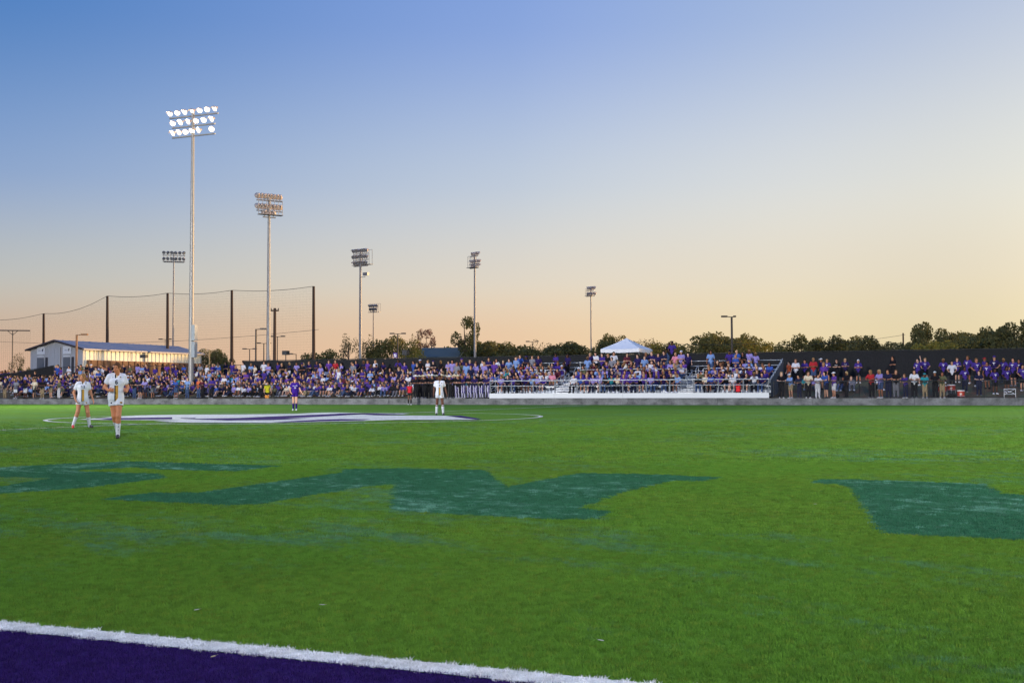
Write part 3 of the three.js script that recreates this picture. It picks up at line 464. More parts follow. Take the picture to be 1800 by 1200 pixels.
{
  const speaker = (label, px, py, v, w, h) => { const c = onV(px, py, v), o = thing('loudspeaker', label, 'loudspeaker', 'loudspeakers on poles behind the crowd', [c.x, 1.85, -v]), y = c.y - 1.85; part(o, 'pole', rod([0, 0, 0], [0, y, 0], 0.035), blackMetal); part(o, 'cabinet', box(-w / 2, w / 2, y - h / 2, y + h / 2, -0.22, 0.22), mat([0.02, 0.02, 0.022], 0.6)); part(o, 'grille', box(-w / 2 + 0.04, w / 2 - 0.04, y - h / 2 + 0.04, y + h / 2 - 0.04, 0.22, 0.235), mat([0.035, 0.035, 0.04], 0.7)); };
  speaker('black loudspeaker on a pole above the crowd left of the purple flag', 502, 620, 86.5, 0.5, 0.36); speaker('black loudspeaker on a pole beside the purple flag', 713, 619.5, 86.5, 0.46, 0.42); speaker('dark box loudspeaker on a pole before the sunlit building', 253, 626, 88, 0.62, 0.3);
  const f = onV(695, 624, 86.5), o = thing('banner', 'small purple banner with a white letter beside the loudspeaker', 'banner', undefined, [f.x, 1.85, -86.5]), y = f.y - 1.85;
  part(o, 'pole', rod([0.2, 0, 0], [0.2, y + 0.35, 0], 0.02), blackMetal); part(o, 'cloth', new THREE.BoxGeometry(0.36, 0.42, 0.02).translate(0, y, 0.03), new THREE.MeshStandardMaterial({ roughness: 0.8, map: signTexture((g, w, h) => { g.fillStyle = '#4a2a86'; g.fillRect(0, 0, w, h); g.fillStyle = '#fff'; g.font = 'bold 200px sans-serif'; g.textAlign = 'center'; g.fillText('S', w / 2, h * 0.8); }, 128, 256) }));
}

// ------------------------------------------------------------------ trees
function crownGeo(clumps, leaf, per, tint, sparse = 0) {   // leaf-sized faces gathered in clumps through the crown
  const pos = [], col = [], q = new THREE.Quaternion(), e = new THREE.Euler();
  for (const [cx, cy, cz, r, ry] of clumps) for (let i = 0; i < per * r * r; i++) {
    const u = rr(-1, 1), a = rr(0, 6.283), k = Math.cbrt(rr(0.12, 1)), s = Math.sqrt(1 - u * u);
    const x = cx + r * k * s * Math.cos(a), y = cy + (ry ?? r) * k * u, z = cz + r * k * s * Math.sin(a), L = leaf * rr(0.6, 1.3);
    if (rnd() < sparse) continue;
    q.setFromEuler(e.set(rr(0, 6.28), rr(0, 6.28), rr(0, 6.28)));
    const P = [[-1, -0.5, 0], [0, -0.75, 0.1], [1, 0, 0], [0.1, 0.7, -0.1], [-0.9, 0.4, 0]].map((p) => V3(...p).multiplyScalar(L).applyQuaternion(q)), v = rr(0.75, 1.25), w = rr(-0.15, 0.15);
    for (const t of [[0, 1, 2], [0, 2, 3], [0, 3, 4]]) for (const n of t) { pos.push(x + P[n].x, y + P[n].y, z + P[n].z); col.push(tint[0] * v * (1 + w), tint[1] * v, tint[2] * v * (1 - w)); }
  }
  const g = new THREE.BufferGeometry(); g.setAttribute('position', new THREE.Float32BufferAttribute(pos, 3)); g.setAttribute('color', new THREE.Float32BufferAttribute(col, 3)); g.computeVertexNormals(); return g;
}
const leafMat = new THREE.MeshPhysicalMaterial({ vertexColors: true, roughness: 0.85, side: THREE.DoubleSide, specularIntensity: 0.3, transmission: 0.35 }), bark = mat([0.10, 0.075, 0.055], 0.95);
function limbGeo(h, n, r0, low, spread) {
  const l = [], bend = rr(-0.04, 0.04) * h;
  l.push(rod([0, -0.3, 0], [bend, h * 0.55, 0], r0, r0 * 0.7, 7), rod([bend, h * 0.55, 0], [bend * 1.4, h * 0.92, 0.02 * h], r0 * 0.7, r0 * 0.15, 6));
  for (let i = 0; i < n; i++) { const y = h * rr(low, 0.75), a = i * 2.4 + rr(-0.4, 0.4), L = spread * rr(0.5, 0.95), y2 = y + L * rr(0.35, 0.9); const e = [bend + Math.cos(a) * L, y2, Math.sin(a) * L]; l.push(rod([bend * y / h / 0.55, y, 0], e, r0 * 0.4, r0 * 0.12, 5)); for (let j = 0; j < 2; j++) l.push(rod([e[0] * 0.6, y + (y2 - y) * 0.6, e[2] * 0.6], [e[0] + rr(-0.3, 0.3) * L, y2 + rr(0, 0.4) * L, e[2] + rr(-0.3, 0.3) * L], r0 * 0.16, r0 * 0.05, 4)); }
  return merge(l);
}
const TREES = {};
function treeKind(key, make) { TREES[key] = Array.from({ length: 3 }, make); }
const blob = (n, cy, ry, rx, r) => Array.from({ length: n }, () => { const u = rr(-1, 1), a = rr(0, 6.28), k = Math.cbrt(rr(0.35, 1)), s = Math.pow(1 - u * u, 0.36); return [rx * k * s * Math.cos(a), cy + ry * k * u, rx * k * s * Math.sin(a), r * rr(0.65, 1.2)]; });
// each kind is one metre-scaled tree 10 m tall, scaled to its place
treeKind('broad', () => ({ crown: crownGeo(blob(26, 6.1, 3.1, 3.6, 1.25), 0.16, 130, [0.21, 0.185, 0.055]), trunk: limbGeo(8.5, 8, 0.28, 0.25, 3) }));
treeKind('yellow', () => ({ crown: crownGeo(blob(22, 5.6, 3.2, 3.4, 1.2), 0.16, 105, [0.30, 0.25, 0.05]), trunk: limbGeo(8.5, 8, 0.24, 0.25, 3) }));
treeKind('dark', () => ({ crown: crownGeo(blob(34, 5.6, 3.8, 3.9, 1.35), 0.17, 150, [0.155, 0.145, 0.050]), trunk: limbGeo(8.5, 8, 0.3, 0.2, 3) }));
treeKind('sparse', () => ({ crown: crownGeo(blob(24, 6.2, 3.4, 2.7, 1.1), 0.12, 60, [0.21, 0.17, 0.07], 0.15), trunk: limbGeo(9.4, 14, 0.2, 0.22, 2.6) }));
treeKind('pine', () => ({ crown: crownGeo([...blob(13, 7.9, 1.9, 1.9, 0.75), [0.9, 5.6, 0.2, 0.7], [-1.5, 5.2, 0, 0.8], [-1.1, 6.2, 0.5, 0.8], [1.6, 4.7, 0, 0.5]], 0.11, 230, [0.13, 0.13, 0.045]), trunk: limbGeo(9.8, 9, 0.2, 0.5, 1.9) }));
treeKind('russet', () => ({ crown: crownGeo([...blob(11, 8.0, 1.7, 1.5, 0.7), [0.6, 5.2, 0, 0.6], [-0.9, 4.4, 0, 0.6]], 0.11, 210, [0.24, 0.11, 0.075]), trunk: limbGeo(9.6, 9, 0.17, 0.45, 1.5) }));
treeKind('shrub', () => ({ crown: crownGeo(blob(22, 4.6, 4.0, 4.6, 1.7), 0.2, 95, [0.165, 0.15, 0.052]), trunk: limbGeo(6, 7, 0.3, 0.15, 3) }));
const KIND_WORDS = { broad: 'olive green leafy tree', yellow: 'yellow-green leafy tree', dark: 'dense dark green tree', sparse: 'thin-leaved pale tree', pine: 'tall pine with clumped crown', russet: 'reddish tree with bare lower trunk', shrub: 'bushy dark thicket tree' };
let treeNo = 0;
function tree(kind, px, topY, widthPx, depth, where) {
  const t = onDepth(px, topY, depth), b = onDepth(px, 686, depth), v = TREES[kind][treeNo++ % 3], natural = { broad: 8.2, yellow: 7.8, dark: 9, sparse: 6.8, pine: 4.8, russet: 4, shrub: 10.5 }[kind], h = t.y / 9.9, w = ({ pine: 1.25, russet: 1.35, sparse: 1.5 }[kind] ?? 1.9) * widthPx * depth / F / natural;
  const o = thing('tree', `${KIND_WORDS[kind]} ${where}`, 'tree', 'trees along the skyline', [b.x, 0, b.z], rr(0, 6.28));
  o.scale.set(w, h, w); part(o, 'crown', v.crown, leafMat); part(o, 'trunk', v.trunk, bark);
}
[
  ['sparse', 28, 620, 22, 140, 'between the batting cage and the metal building'], ['shrub', 47, 627, 20, 140, 'at the left corner of the metal building'],
  ['broad', 373, 612, 34, 175, 'just right of the glowing floodlight pole'], ['yellow', 392, 619, 24, 180, 'behind the crowd, right of the first pole tree'], ['shrub', 462, 624, 26, 185, 'low between the lamp posts'],
  ['shrub', 542, 623, 30, 185, 'low at the foot of the last net pole'], ['broad', 575, 614, 44, 185, 'left of the two pale trees'], ['sparse', 613, 589, 28, 190, 'left of the crowded floodlight pole'], ['sparse', 645, 587, 36, 195, 'right of the crowded floodlight pole'],
  ['broad', 688, 590, 46, 190, 'behind the twin-headed lamp post'], ['yellow', 717, 589, 30, 195, 'right of the twin-headed lamp post'], ['sparse', 733, 581, 24, 200, 'left of the reddish tree'], ['russet', 750, 573, 28, 195, 'left of the house roof'], ['yellow', 728, 609, 30, 180, 'low behind the black loudspeaker'],
  ['yellow', 775, 603, 50, 215, 'rising behind the house roof'], ['yellow', 806, 604, 44, 212, 'behind the right end of the house roof'], ['pine', 818, 553, 46, 185, 'left of the slim floodlight pole'],
  ['broad', 862, 597, 54, 195, 'right of the slim floodlight pole'], ['yellow', 880, 603, 40, 205, 'behind the left end of the bleachers'], ['dark', 908, 608, 50, 190, 'over the sloping bleacher rail'], ['sparse', 952, 596, 34, 205, 'beside the small lamp post'], ['dark', 935, 611, 50, 185, 'below the small lamp post'], ['broad', 985, 605, 40, 190, 'left of the dark floodlight pole'], ['dark', 968, 613, 60, 185, 'low over the upper bleacher row'],
  ['dark', 1022, 601, 56, 190, 'behind the dark floodlight pole'], ['dark', 1052, 602, 46, 188, 'left of the white tent'], ['broad', 1076, 586, 36, 195, 'over the left slope of the white tent'], ['sparse', 1140, 595, 40, 205, 'right of the white tent peak'], ['yellow', 1170, 592, 44, 200, 'behind the person standing highest'], ['yellow', 1200, 606, 44, 205, 'low right of the standing person'],
  ['broad', 1252, 585, 58, 195, 'left of the tall dark lamp post'], ['broad', 1276, 586, 44, 200, 'directly behind the tall dark lamp post'], ['sparse', 1226, 600, 30, 200, 'two trees left of the dark lamp post'], ['broad', 1308, 587, 40, 200, 'right of the tall dark lamp post'], ['yellow', 1338, 589, 40, 195, 'above the right end of the bleachers'], ['shrub', 1368, 607, 30, 195, 'low behind the bleacher end cloth'],
  ['broad', 1410, 588, 50, 185, 'first right of the bleachers'], ['broad', 1443, 595, 40, 190, 'second right of the bleachers'], ['dark', 1482, 597, 50, 185, 'over the dark windscreen, right of the bleachers'], ['broad', 1502, 591, 46, 185, 'with a domed top over the windscreen'], ['shrub', 1455, 612, 60, 180, 'filling the gap under the domed tree'], ['shrub', 1535, 606, 50, 150, 'left of the thin timber pole'], ['yellow', 1570, 598, 44, 150, 'behind the thin timber pole'],
  ['shrub', 1600, 604, 60, 145, 'right of the thin timber pole'], ['dark', 1636, 575, 50, 148, 'with the highest crown over the band'], ['yellow', 1650, 590, 50, 142, 'with sunlit yellow in its leaf colour before the highest crown'], ['dark', 1676, 586, 40, 145, 'second behind the band'], ['broad', 1708, 579, 50, 150, 'third behind the band'], ['dark', 1735, 584, 50, 140, 'fourth behind the band'], ['dark', 1772, 573, 60, 135, 'near the right edge of the picture'], ['dark', 1800, 564, 60, 130, 'cut by the right edge of the picture'], ['shrub', 1690, 608, 90, 136, 'low thicket behind the drums'], ['shrub', 1780, 600, 90, 128, 'low thicket at the right edge'], ['shrub', 1610, 618, 80, 138, 'low thicket left of the band'],
].forEach((a) => tree(...a));
for (let i = 0, px = 846; px < 1600; px += 30, i++) tree(['dark', 'broad', 'shrub', 'dark', 'sparse'][i % 5], px + rr(-8, 8), rr(598, 615), rr(34, 60), px > 1500 ? rr(142, 150) : rr(200, 222), `in the low unbroken belt behind, number ${['one', 'two', 'three', 'four', 'five', 'six', 'seven', 'eight', 'nine', 'ten', 'eleven', 'twelve', 'thirteen', 'fourteen', 'fifteen', 'sixteen', 'seventeen', 'eighteen', 'nineteen', 'twenty', 'twenty-one', 'twenty-two', 'twenty-three', 'twenty-four', 'twenty-five', 'twenty-six'][i]} from left`);
for (let i = 0, px = 1610; px < 1850; px += 34, i++) tree(['dark', 'broad', 'shrub', 'yellow'][(i * 3) % 4], px, 592 - (px - 1610) * 0.08 + rr(-10, 12), rr(46, 70), rr(126, 138), `in the dense wall of trees behind the band, ${['first', 'second', 'third', 'fourth', 'fifth', 'sixth', 'seventh', 'eighth'][i]} from left`);  // yellow crowns put sunlit patches into the leaf colour
// the row goes on outside the frame on the right and keeps the low sun off the pitch
for (let i = 0; i < 26; i++) {
  const k = i / 25, X = 88 - 12 * k + rr(-3, 3), Z = 142 - 190 * k, c = V3(X, 0, -Z).applyAxisAngle(V3(0, 1, 0), YAW);
  const v = TREES[i % 3 ? 'dark' : 'broad'][i % 3], o = thing('tree', `tall dark tree of the row outside the right edge, ${['first', 'second', 'third', 'fourth', 'fifth', 'sixth', 'seventh', 'eighth', 'ninth', 'tenth', 'eleventh', 'twelfth', 'thirteenth', 'fourteenth', 'fifteenth', 'sixteenth', 'seventeenth', 'eighteenth', 'nineteenth', 'twentieth', 'twenty-first', 'twenty-second', 'twenty-third', 'twenty-fourth', 'twenty-fifth', 'last'][i]} from the stands`, 'tree', 'trees along the skyline', [c.x, 0, c.z], rr(0, 6.28));
  o.scale.set(1.15, rr(1.25, 1.5), 1.15); part(o, 'crown', v.crown, leafMat); part(o, 'trunk', v.trunk, bark);
}

// ------------------------------------------------------------------ people: bodies meshed from smoothly joined tapered limbs
function meshField(prims, h, k, clip) {   // surface nets over the joined distance field
  const lo = [1e9, 1e9, 1e9], hi = [-1e9, -1e9, -1e9], pad = 2.5 * h;
  for (const p of prims) { const r = p.e ? Math.max(...p.e) : Math.max(p.ra, p.rb); for (let i = 0; i < 3; i++) { lo[i] = Math.min(lo[i], p.a[i] - r, (p.b ?? p.a)[i] - r); hi[i] = Math.max(hi[i], p.a[i] + r, (p.b ?? p.a)[i] + r); } }
  const n = [0, 1, 2].map((i) => { lo[i] -= pad; return Math.ceil((hi[i] + pad - lo[i]) / h) + 1; }), [nx, ny, nz] = n, f = new Float32Array(nx * ny * nz).fill(0.3);
  for (const p of prims) {
    const b = p.b ?? p.a, r = p.e ? Math.max(...p.e) : Math.max(p.ra, p.rb), m = r + k + 2.2 * h, kk = p.k ?? k, i0 = [], i1 = [];
    for (let i = 0; i < 3; i++) { i0[i] = Math.max(0, Math.floor((Math.min(p.a[i], b[i]) - m - lo[i]) / h)); i1[i] = Math.min(n[i] - 1, Math.ceil((Math.max(p.a[i], b[i]) + m - lo[i]) / h)); }
    const dx = b[0] - p.a[0], dy = b[1] - p.a[1], dz = b[2] - p.a[2], dd = dx * dx + dy * dy + dz * dz || 1;
    for (let z = i0[2]; z <= i1[2]; z++) for (let y = i0[1]; y <= i1[1]; y++) for (let x = i0[0]; x <= i1[0]; x++) {
      const px = lo[0] + x * h - p.a[0], py = lo[1] + y * h - p.a[1], pz = lo[2] + z * h - p.a[2]; let d;
      if (p.e) { const q = Math.hypot(px / p.e[0], py / p.e[1], pz / p.e[2]), g = Math.hypot(px / (p.e[0] * p.e[0]), py / (p.e[1] * p.e[1]), pz / (p.e[2] * p.e[2])); d = g > 1e-6 ? q * (q - 1) / g : -Math.min(...p.e); }
      else { const t = Math.max(0, Math.min(1, (px * dx + py * dy + pz * dz) / dd)); d = Math.hypot(px - t * dx, py - t * dy, pz - t * dz) - (p.ra + (p.rb - p.ra) * t); }
      const o = (z * ny + y) * nx + x, c = f[o];
      if (p.cut) f[o] = Math.max(c, -d); else { const w = kk - Math.abs(c - d); f[o] = Math.min(c, d) - (w > 0 ? (w * w) / (4 * kk) : 0); }
    }
  }
  if (clip) for (let z = 0, o = 0; z < nz; z++) for (let y = 0; y < ny; y++) for (let x = 0; x < nx; x++, o++) if (f[o] < 0.2) f[o] = Math.max(f[o], clip(lo[0] + x * h, lo[1] + y * h, lo[2] + z * h));
  const id = new Int32Array(f.length).fill(-1), pos = [], idx = [], S1 = 1, S2 = nx, S3 = nx * ny, off = [0, S1, S2, S2 + S1, S3, S3 + S1, S3 + S2, S3 + S2 + S1], E = [[0, 1], [2, 3], [4, 5], [6, 7], [0, 2], [1, 3], [4, 6], [5, 7], [0, 4], [1, 5], [2, 6], [3, 7]];
  for (let z = 0; z < nz - 1; z++) for (let y = 0; y < ny - 1; y++) for (let x = 0; x < nx - 1; x++) {
    const o = (z * ny + y) * nx + x; let s = 0; for (let c = 0; c < 8; c++) if (f[o + off[c]] < 0) s |= 1 << c;
    if (s === 0 || s === 255) continue;
    let cx = 0, cy = 0, cz = 0, m = 0;
    for (const [a, b] of E) { const fa = f[o + off[a]], fb = f[o + off[b]]; if ((fa < 0) === (fb < 0)) continue; const t = fa / (fa - fb); cx += (a & 1) + ((b & 1) - (a & 1)) * t; cy += ((a >> 1) & 1) + (((b >> 1) & 1) - ((a >> 1) & 1)) * t; cz += (a >> 2) + ((b >> 2) - (a >> 2)) * t; m++; }
    id[o] = pos.length / 3; pos.push(lo[0] + (x + cx / m) * h, lo[1] + (y + cy / m) * h, lo[2] + (z + cz / m) * h);
  }
  const quad = (a, b, c, d, flip) => { if (a < 0 || b < 0 || c < 0 || d < 0) return; flip ? idx.push(a, c, b, a, d, c) : idx.push(a, b, c, a, c, d); };
  for (let z = 1; z < nz - 1; z++) for (let y = 1; y < ny - 1; y++) for (let x = 1; x < nx - 1; x++) {
    const o = (z * ny + y) * nx + x, i = f[o] < 0;
    if (i !== f[o + S1] < 0) quad(id[o - S2 - S3], id[o - S3], id[o], id[o - S2], !i);
    if (i !== f[o + S2] < 0) quad(id[o - S1 - S3], id[o - S1], id[o], id[o - S3], !i);
    if (i !== f[o + S3] < 0) quad(id[o - S1 - S2], id[o - S2], id[o], id[o - S1], !i);
  }
  const g = new THREE.BufferGeometry(); g.setAttribute('position', new THREE.Float32BufferAttribute(pos, 3)); g.setIndex(idx); g.computeVertexNormals(); return g;
}
const mix = (a, b, t) => a.map((v, i) => v + (b[i] - v) * t), add3 = (a, b) => a.map((v, i) => v + b[i]);
// a pose: joints in metres, feet at y = 0, facing +z; L is the figure's left (+x)
function standPose(o = {}) {
  return { pelvis: [0, 0.93, 0], chest: [0, 1.24, 0.0], neck: [0, 1.42, -0.01], head: [0, 1.56, 0.02], sh: 0.165, shY: 1.375, shZ: -0.01,
    L: { hip: [0.085, 0.90, 0], knee: [0.10, 0.49, 0.03], ankle: [0.11, 0.08, 0], toe: [0.13, 0.035, 0.15], el: [0.25, 1.12, -0.03], wr: [0.27, 0.88, 0.06], hand: [0.27, 0.80, 0.09] },
    R: { hip: [-0.085, 0.90, 0], knee: [-0.10, 0.49, 0.03], ankle: [-0.11, 0.08, 0], toe: [-0.13, 0.035, 0.15], el: [-0.25, 1.12, -0.03], wr: [-0.27, 0.88, 0.06], hand: [-0.27, 0.80, 0.09] }, ...o };
}
const side3 = (p, s) => [p[0] * s, p[1], p[2]];
function arms(P, el, wr, hand, el2, wr2, hand2) { Object.assign(P.L, { el, wr, hand }); Object.assign(P.R, { el: side3(el2 ?? el, -1), wr: side3(wr2 ?? wr, -1), hand: side3(hand2 ?? hand, -1) }); return P; }
function sitPose(seat, kneeY, footZ, lean = 0) {   // seat: height of the hips
  const P = standPose({ pelvis: [0, seat + 0.1, 0], chest: [0, seat + 0.40, 0.02 + lean], neck: [0, seat + 0.58, 0.02 + lean * 1.5], head: [0, seat + 0.72, 0.06 + lean * 1.8], shY: seat + 0.535, shZ: 0.01 + lean * 1.4 });
  for (const [k, s] of [['L', 1], ['R', -1]]) Object.assign(P[k], { hip: [0.09 * s, seat + 0.08, 0.02], knee: [0.13 * s, kneeY, 0.42], ankle: [0.13 * s, 0.08, footZ], toe: [0.15 * s, 0.035, footZ + 0.16] });
  return P;
}
function bones(P, grow = 0) {
  const c = (a, b, ra, rb, k) => ({ a, b, ra: ra + grow, rb: rb + grow, k });
  const up = [0, P.shY, P.shZ], out = { torso: [], legs: [], arms: [], head: [] };
  out.torso.push(c(add3(P.pelvis, [-0.06, 0, 0]), add3(P.pelvis, [0.06, 0, 0]), 0.108, 0.108), c(mix(P.pelvis, P.chest, 0.5), P.chest, 0.102, 0.11), c(add3(P.chest, [-0.055, 0, 0.01]), add3(P.chest, [0.055, 0, 0.01]), 0.105, 0.105), c([-P.sh + 0.02, P.shY - 0.03, P.shZ], [P.sh - 0.02, P.shY - 0.03, P.shZ], 0.068, 0.068));
  for (const [k, s] of [['L', 1], ['R', -1]]) {
    const q = P[k], sh = [P.sh * s, P.shY, P.shZ];
    q.sh = sh;
    out.legs.push(c(q.hip, q.knee, 0.088, 0.056), c(q.knee, q.ankle, 0.056, 0.036), c(mix(q.knee, q.ankle, 0.25), mix(q.knee, q.ankle, 0.5), 0.056, 0.048));
    out.arms.push(c(sh, q.el, 0.052, 0.038), c(q.el, q.wr, 0.040, 0.028));
  }
  out.neck = c(up, P.neck, 0.06, 0.052); out.throat = c(P.neck, P.head, 0.05, 0.055);
  return out;
}
function crowdKit(P) {
  const h = 0.042, b = bones(P), g = bones(P, 0.018), big = bones(P, 0.028), H = P.head, hd = [{ a: add3(H, [0, 0.03, -0.01]), e: [0.082, 0.105, 0.098] }, { a: add3(H, [0, -0.05, 0.03]), e: [0.06, 0.07, 0.07] }];
  const feet = ['L', 'R'].map((k) => ({ a: add3(P[k].ankle, [0, -0.03, -0.02]), b: P[k].toe, ra: 0.045, rb: 0.036 })), hands = ['L', 'R'].map((k) => ({ a: P[k].wr, b: P[k].hand, ra: 0.034, rb: 0.036 }));
  const kit = {};
  kit.body = meshField([...b.torso, ...b.legs, ...b.arms, b.neck, b.throat, ...hd, ...hands, ...feet], h, 0.035);
  kit.shirt = meshField([...g.torso, ...['L', 'R'].map((k) => ({ a: P[k].sh, b: mix(P[k].sh, P[k].el, 0.72), ra: 0.074, rb: 0.068 })), { a: mix(P.pelvis, P.chest, -0.25), b: P.chest, ra: 0.125, rb: 0.12 }], h, 0.04);
  const low = [{ a: add3(P.pelvis, [-0.05, -0.01, 0]), b: add3(P.pelvis, [0.05, -0.01, 0]), ra: 0.128, rb: 0.128 }];
  kit.shorts = meshField([...low, ...['L', 'R'].map((k) => ({ a: P[k].hip, b: mix(P[k].hip, P[k].knee, 0.8), ra: 0.112, rb: 0.088 }))], h, 0.03);
  kit.trousers = meshField([...low, ...['L', 'R'].flatMap((k) => [{ a: P[k].hip, b: P[k].knee, ra: 0.11, rb: 0.08 }, { a: P[k].knee, b: P[k].ankle, ra: 0.08, rb: 0.065 }])], h, 0.03);
  kit.shoes = meshField(feet.map((q) => ({ ...q, ra: 0.058, rb: 0.05 })), 0.035, 0.02);
  const cap = { a: add3(H, [0, 0.055, -0.025]), e: [0.098, 0.105, 0.11] }, face = { a: add3(H, [0, -0.035, 0.10]), e: [0.10, 0.115, 0.10], cut: true };
  kit.hair = meshField([cap, { a: add3(H, [0, -0.02, -0.06]), e: [0.085, 0.09, 0.07] }, face], 0.032, 0.02);
  kit.longHair = meshField([cap, { a: add3(H, [0, -0.02, -0.06]), b: add3(H, [0, -0.24, -0.07]), ra: 0.09, rb: 0.07 }, face], 0.032, 0.03);
  kit.cap = meshField([{ a: add3(H, [0, 0.075, -0.01]), e: [0.103, 0.085, 0.115] }, { a: add3(H, [0, 0.07, 0.12]), e: [0.075, 0.022, 0.085] }], 0.03, 0.02, (x, y) => H[1] + 0.045 - y);
  kit.hat = meshField([{ a: add3(H, [0, 0.10, 0]), e: [0.095, 0.10, 0.11] }, { a: add3(H, [0, 0.075, 0]), e: [0.225, 0.028, 0.205] }, { a: add3(H, [0.17, 0.10, 0]), e: [0.05, 0.03, 0.13] }, { a: add3(H, [-0.17, 0.10, 0]), e: [0.05, 0.03, 0.13] }], 0.03, 0.02);
  void big; return kit;
}
const KITS = {
  stand: crowdKit(standPose()),
  standOut: crowdKit(arms(standPose(), [0.29, 1.14, -0.05], [0.20, 0.98, 0.10], [0.13, 0.97, 0.15])),
  crossed: crowdKit(arms(standPose(), [0.245, 1.13, 0.02], [0.03, 1.14, 0.17], [-0.05, 1.15, 0.17], [0.245, 1.13, 0.02], [0.02, 1.10, 0.19], [-0.06, 1.12, 0.19])),
  lean: crowdKit(arms(standPose({ chest: [0, 1.23, 0.05], neck: [0, 1.40, 0.09], head: [0, 1.53, 0.14], shY: 1.355, shZ: 0.08 }), [0.26, 1.13, 0.22], [0.14, 1.09, 0.38], [0.06, 1.09, 0.42])),
  raise: crowdKit(arms(standPose(), [0.26, 1.50, 0.05], [0.20, 1.74, 0.03], [0.18, 1.83, 0.03], [0.24, 1.14, 0.05], [0.12, 1.08, 0.22], [0.06, 1.12, 0.25])),
  sit: crowdKit(arms(sitPose(0.43, 0.5, 0.42), [0.24, 0.72, 0.08], [0.15, 0.60, 0.30], [0.10, 0.59, 0.36])),
  sitLean: crowdKit(arms(sitPose(0.43, 0.5, 0.40, 0.10), [0.20, 0.64, 0.28], [0.08, 0.68, 0.42], [0.03, 0.72, 0.45])),
  sitClap: crowdKit(arms(sitPose(0.43, 0.5, 0.44), [0.24, 0.78, 0.12], [0.08, 0.90, 0.28], [0.02, 0.95, 0.30])),
  lawn: crowdKit(arms(sitPose(0.10, 0.42, 0.62), [0.24, 0.40, 0.16], [0.14, 0.42, 0.40], [0.06, 0.42, 0.46])),
  lawnBack: crowdKit(arms(sitPose(0.12, 0.34, 0.72, -0.04), [0.25, 0.40, -0.02], [0.22, 0.20, 0.10], [0.20, 0.16, 0.17])),
};
const col = (r, g, b) => S(r, g, b);
const SHIRTS = { purple: [col(66, 48, 128), 18], 'dark purple': [col(42, 32, 82), 21], lavender: [col(142, 130, 190), 9], violet: [col(92, 58, 142), 9], black: [col(26, 24, 30), 14], white: [col(206, 206, 214), 9], grey: [col(128, 128, 138), 5], 'light blue': [col(120, 148, 198), 5], blue: [col(54, 82, 158), 4], navy: [col(32, 34, 62), 11], teal: [col(42, 136, 146), 1], pink: [col(210, 132, 152), 1], red: [col(168, 44, 50), 1], maroon: [col(84, 36, 50), 3], olive: [col(96, 96, 70), 2], orange: [col(200, 100, 62), 0], cream: [col(214, 200, 176), 2] };
const shirtBag = Object.entries(SHIRTS).flatMap(([n, [, w]]) => Array(w).fill(n));
const SKIN = [col(202, 154, 128), col(190, 140, 112), col(176, 122, 94), col(208, 166, 144), col(142, 92, 68), col(92, 58, 42), col(184, 134, 108)], HAIR = [col(52, 36, 28), col(34, 26, 24), col(92, 66, 44), col(150, 116, 74), col(26, 22, 22), col(120, 84, 52), col(170, 140, 100)], LEGS = { black: col(28, 28, 34), denim: col(62, 80, 116), navy: col(34, 38, 62), khaki: col(150, 132, 104), grey: col(110, 110, 118), white: col(206, 206, 212) }, legBag = ['black', 'black', 'denim', 'denim', 'navy', 'khaki', 'grey', 'white'];
const cloth = (c) => mat(c, 0.85, { specularIntensity: 0.3 }), skinM = (c) => mat(c, 0.6, { specularIntensity: 0.5 });
const look = (o = {}) => ({ shirt: o.shirt ?? pick(shirtBag), skin: o.skin ?? pick(SKIN), hair: o.hair ?? pick(HAIR), legs: o.legs ?? pick(legBag), long: o.long ?? rnd() < 0.45, cover: o.cover ?? (rnd() < 0.16 ? 'cap' : ''), bare: o.bare ?? rnd() < 0.55, coverColor: o.coverColor ?? pick([col(220, 220, 228), col(48, 34, 100), col(26, 26, 32), col(90, 60, 150)]) });
let personCount = 0;
const markTex = signTexture((g, w, h) => { g.fillStyle = '#fff'; g.fillRect(0, 0, w, h); }, 8, 8); void markTex;
function person(pose, L, label, group, pos, turn, scale = 1) {
  const k = KITS[pose], o = thing('person', label, 'person', group, pos, turn); personCount++;
  o.scale.setScalar(scale);
  part(o, 'body', k.body, skinM(L.skin)); part(o, 'shirt', k.shirt, cloth(SHIRTS[L.shirt][0]));
  part(o, L.bare ? 'shorts' : 'trousers', L.bare ? k.shorts : k.trousers, L.legMat ?? cloth(LEGS[L.legs])); part(o, 'shoes', k.shoes, cloth(pick([col(225, 225, 230), col(30, 30, 34), col(225, 225, 230), col(120, 120, 126)])));
  part(o, 'hair', L.long ? k.longHair : k.hair, cloth(L.hair));
  if (L.cover) part(o, L.cover === 'hat' ? 'cowboy_hat' : 'cap', L.cover === 'hat' ? k.hat : k.cap, cloth(L.coverColor));
  if (L.mark) { const m = part(o, 'shirt_print', L.mark, cloth([0.8, 0.8, 0.82])); m.position.set(0, 0, 0); }
  return o;
}
const ORD = ['first', 'second', 'third', 'fourth', 'fifth', 'sixth', 'seventh', 'eighth', 'ninth', 'tenth', 'eleventh', 'twelfth', 'thirteenth', 'fourteenth', 'fifteenth', 'sixteenth', 'seventeenth', 'eighteenth', 'nineteenth', 'twentieth'];
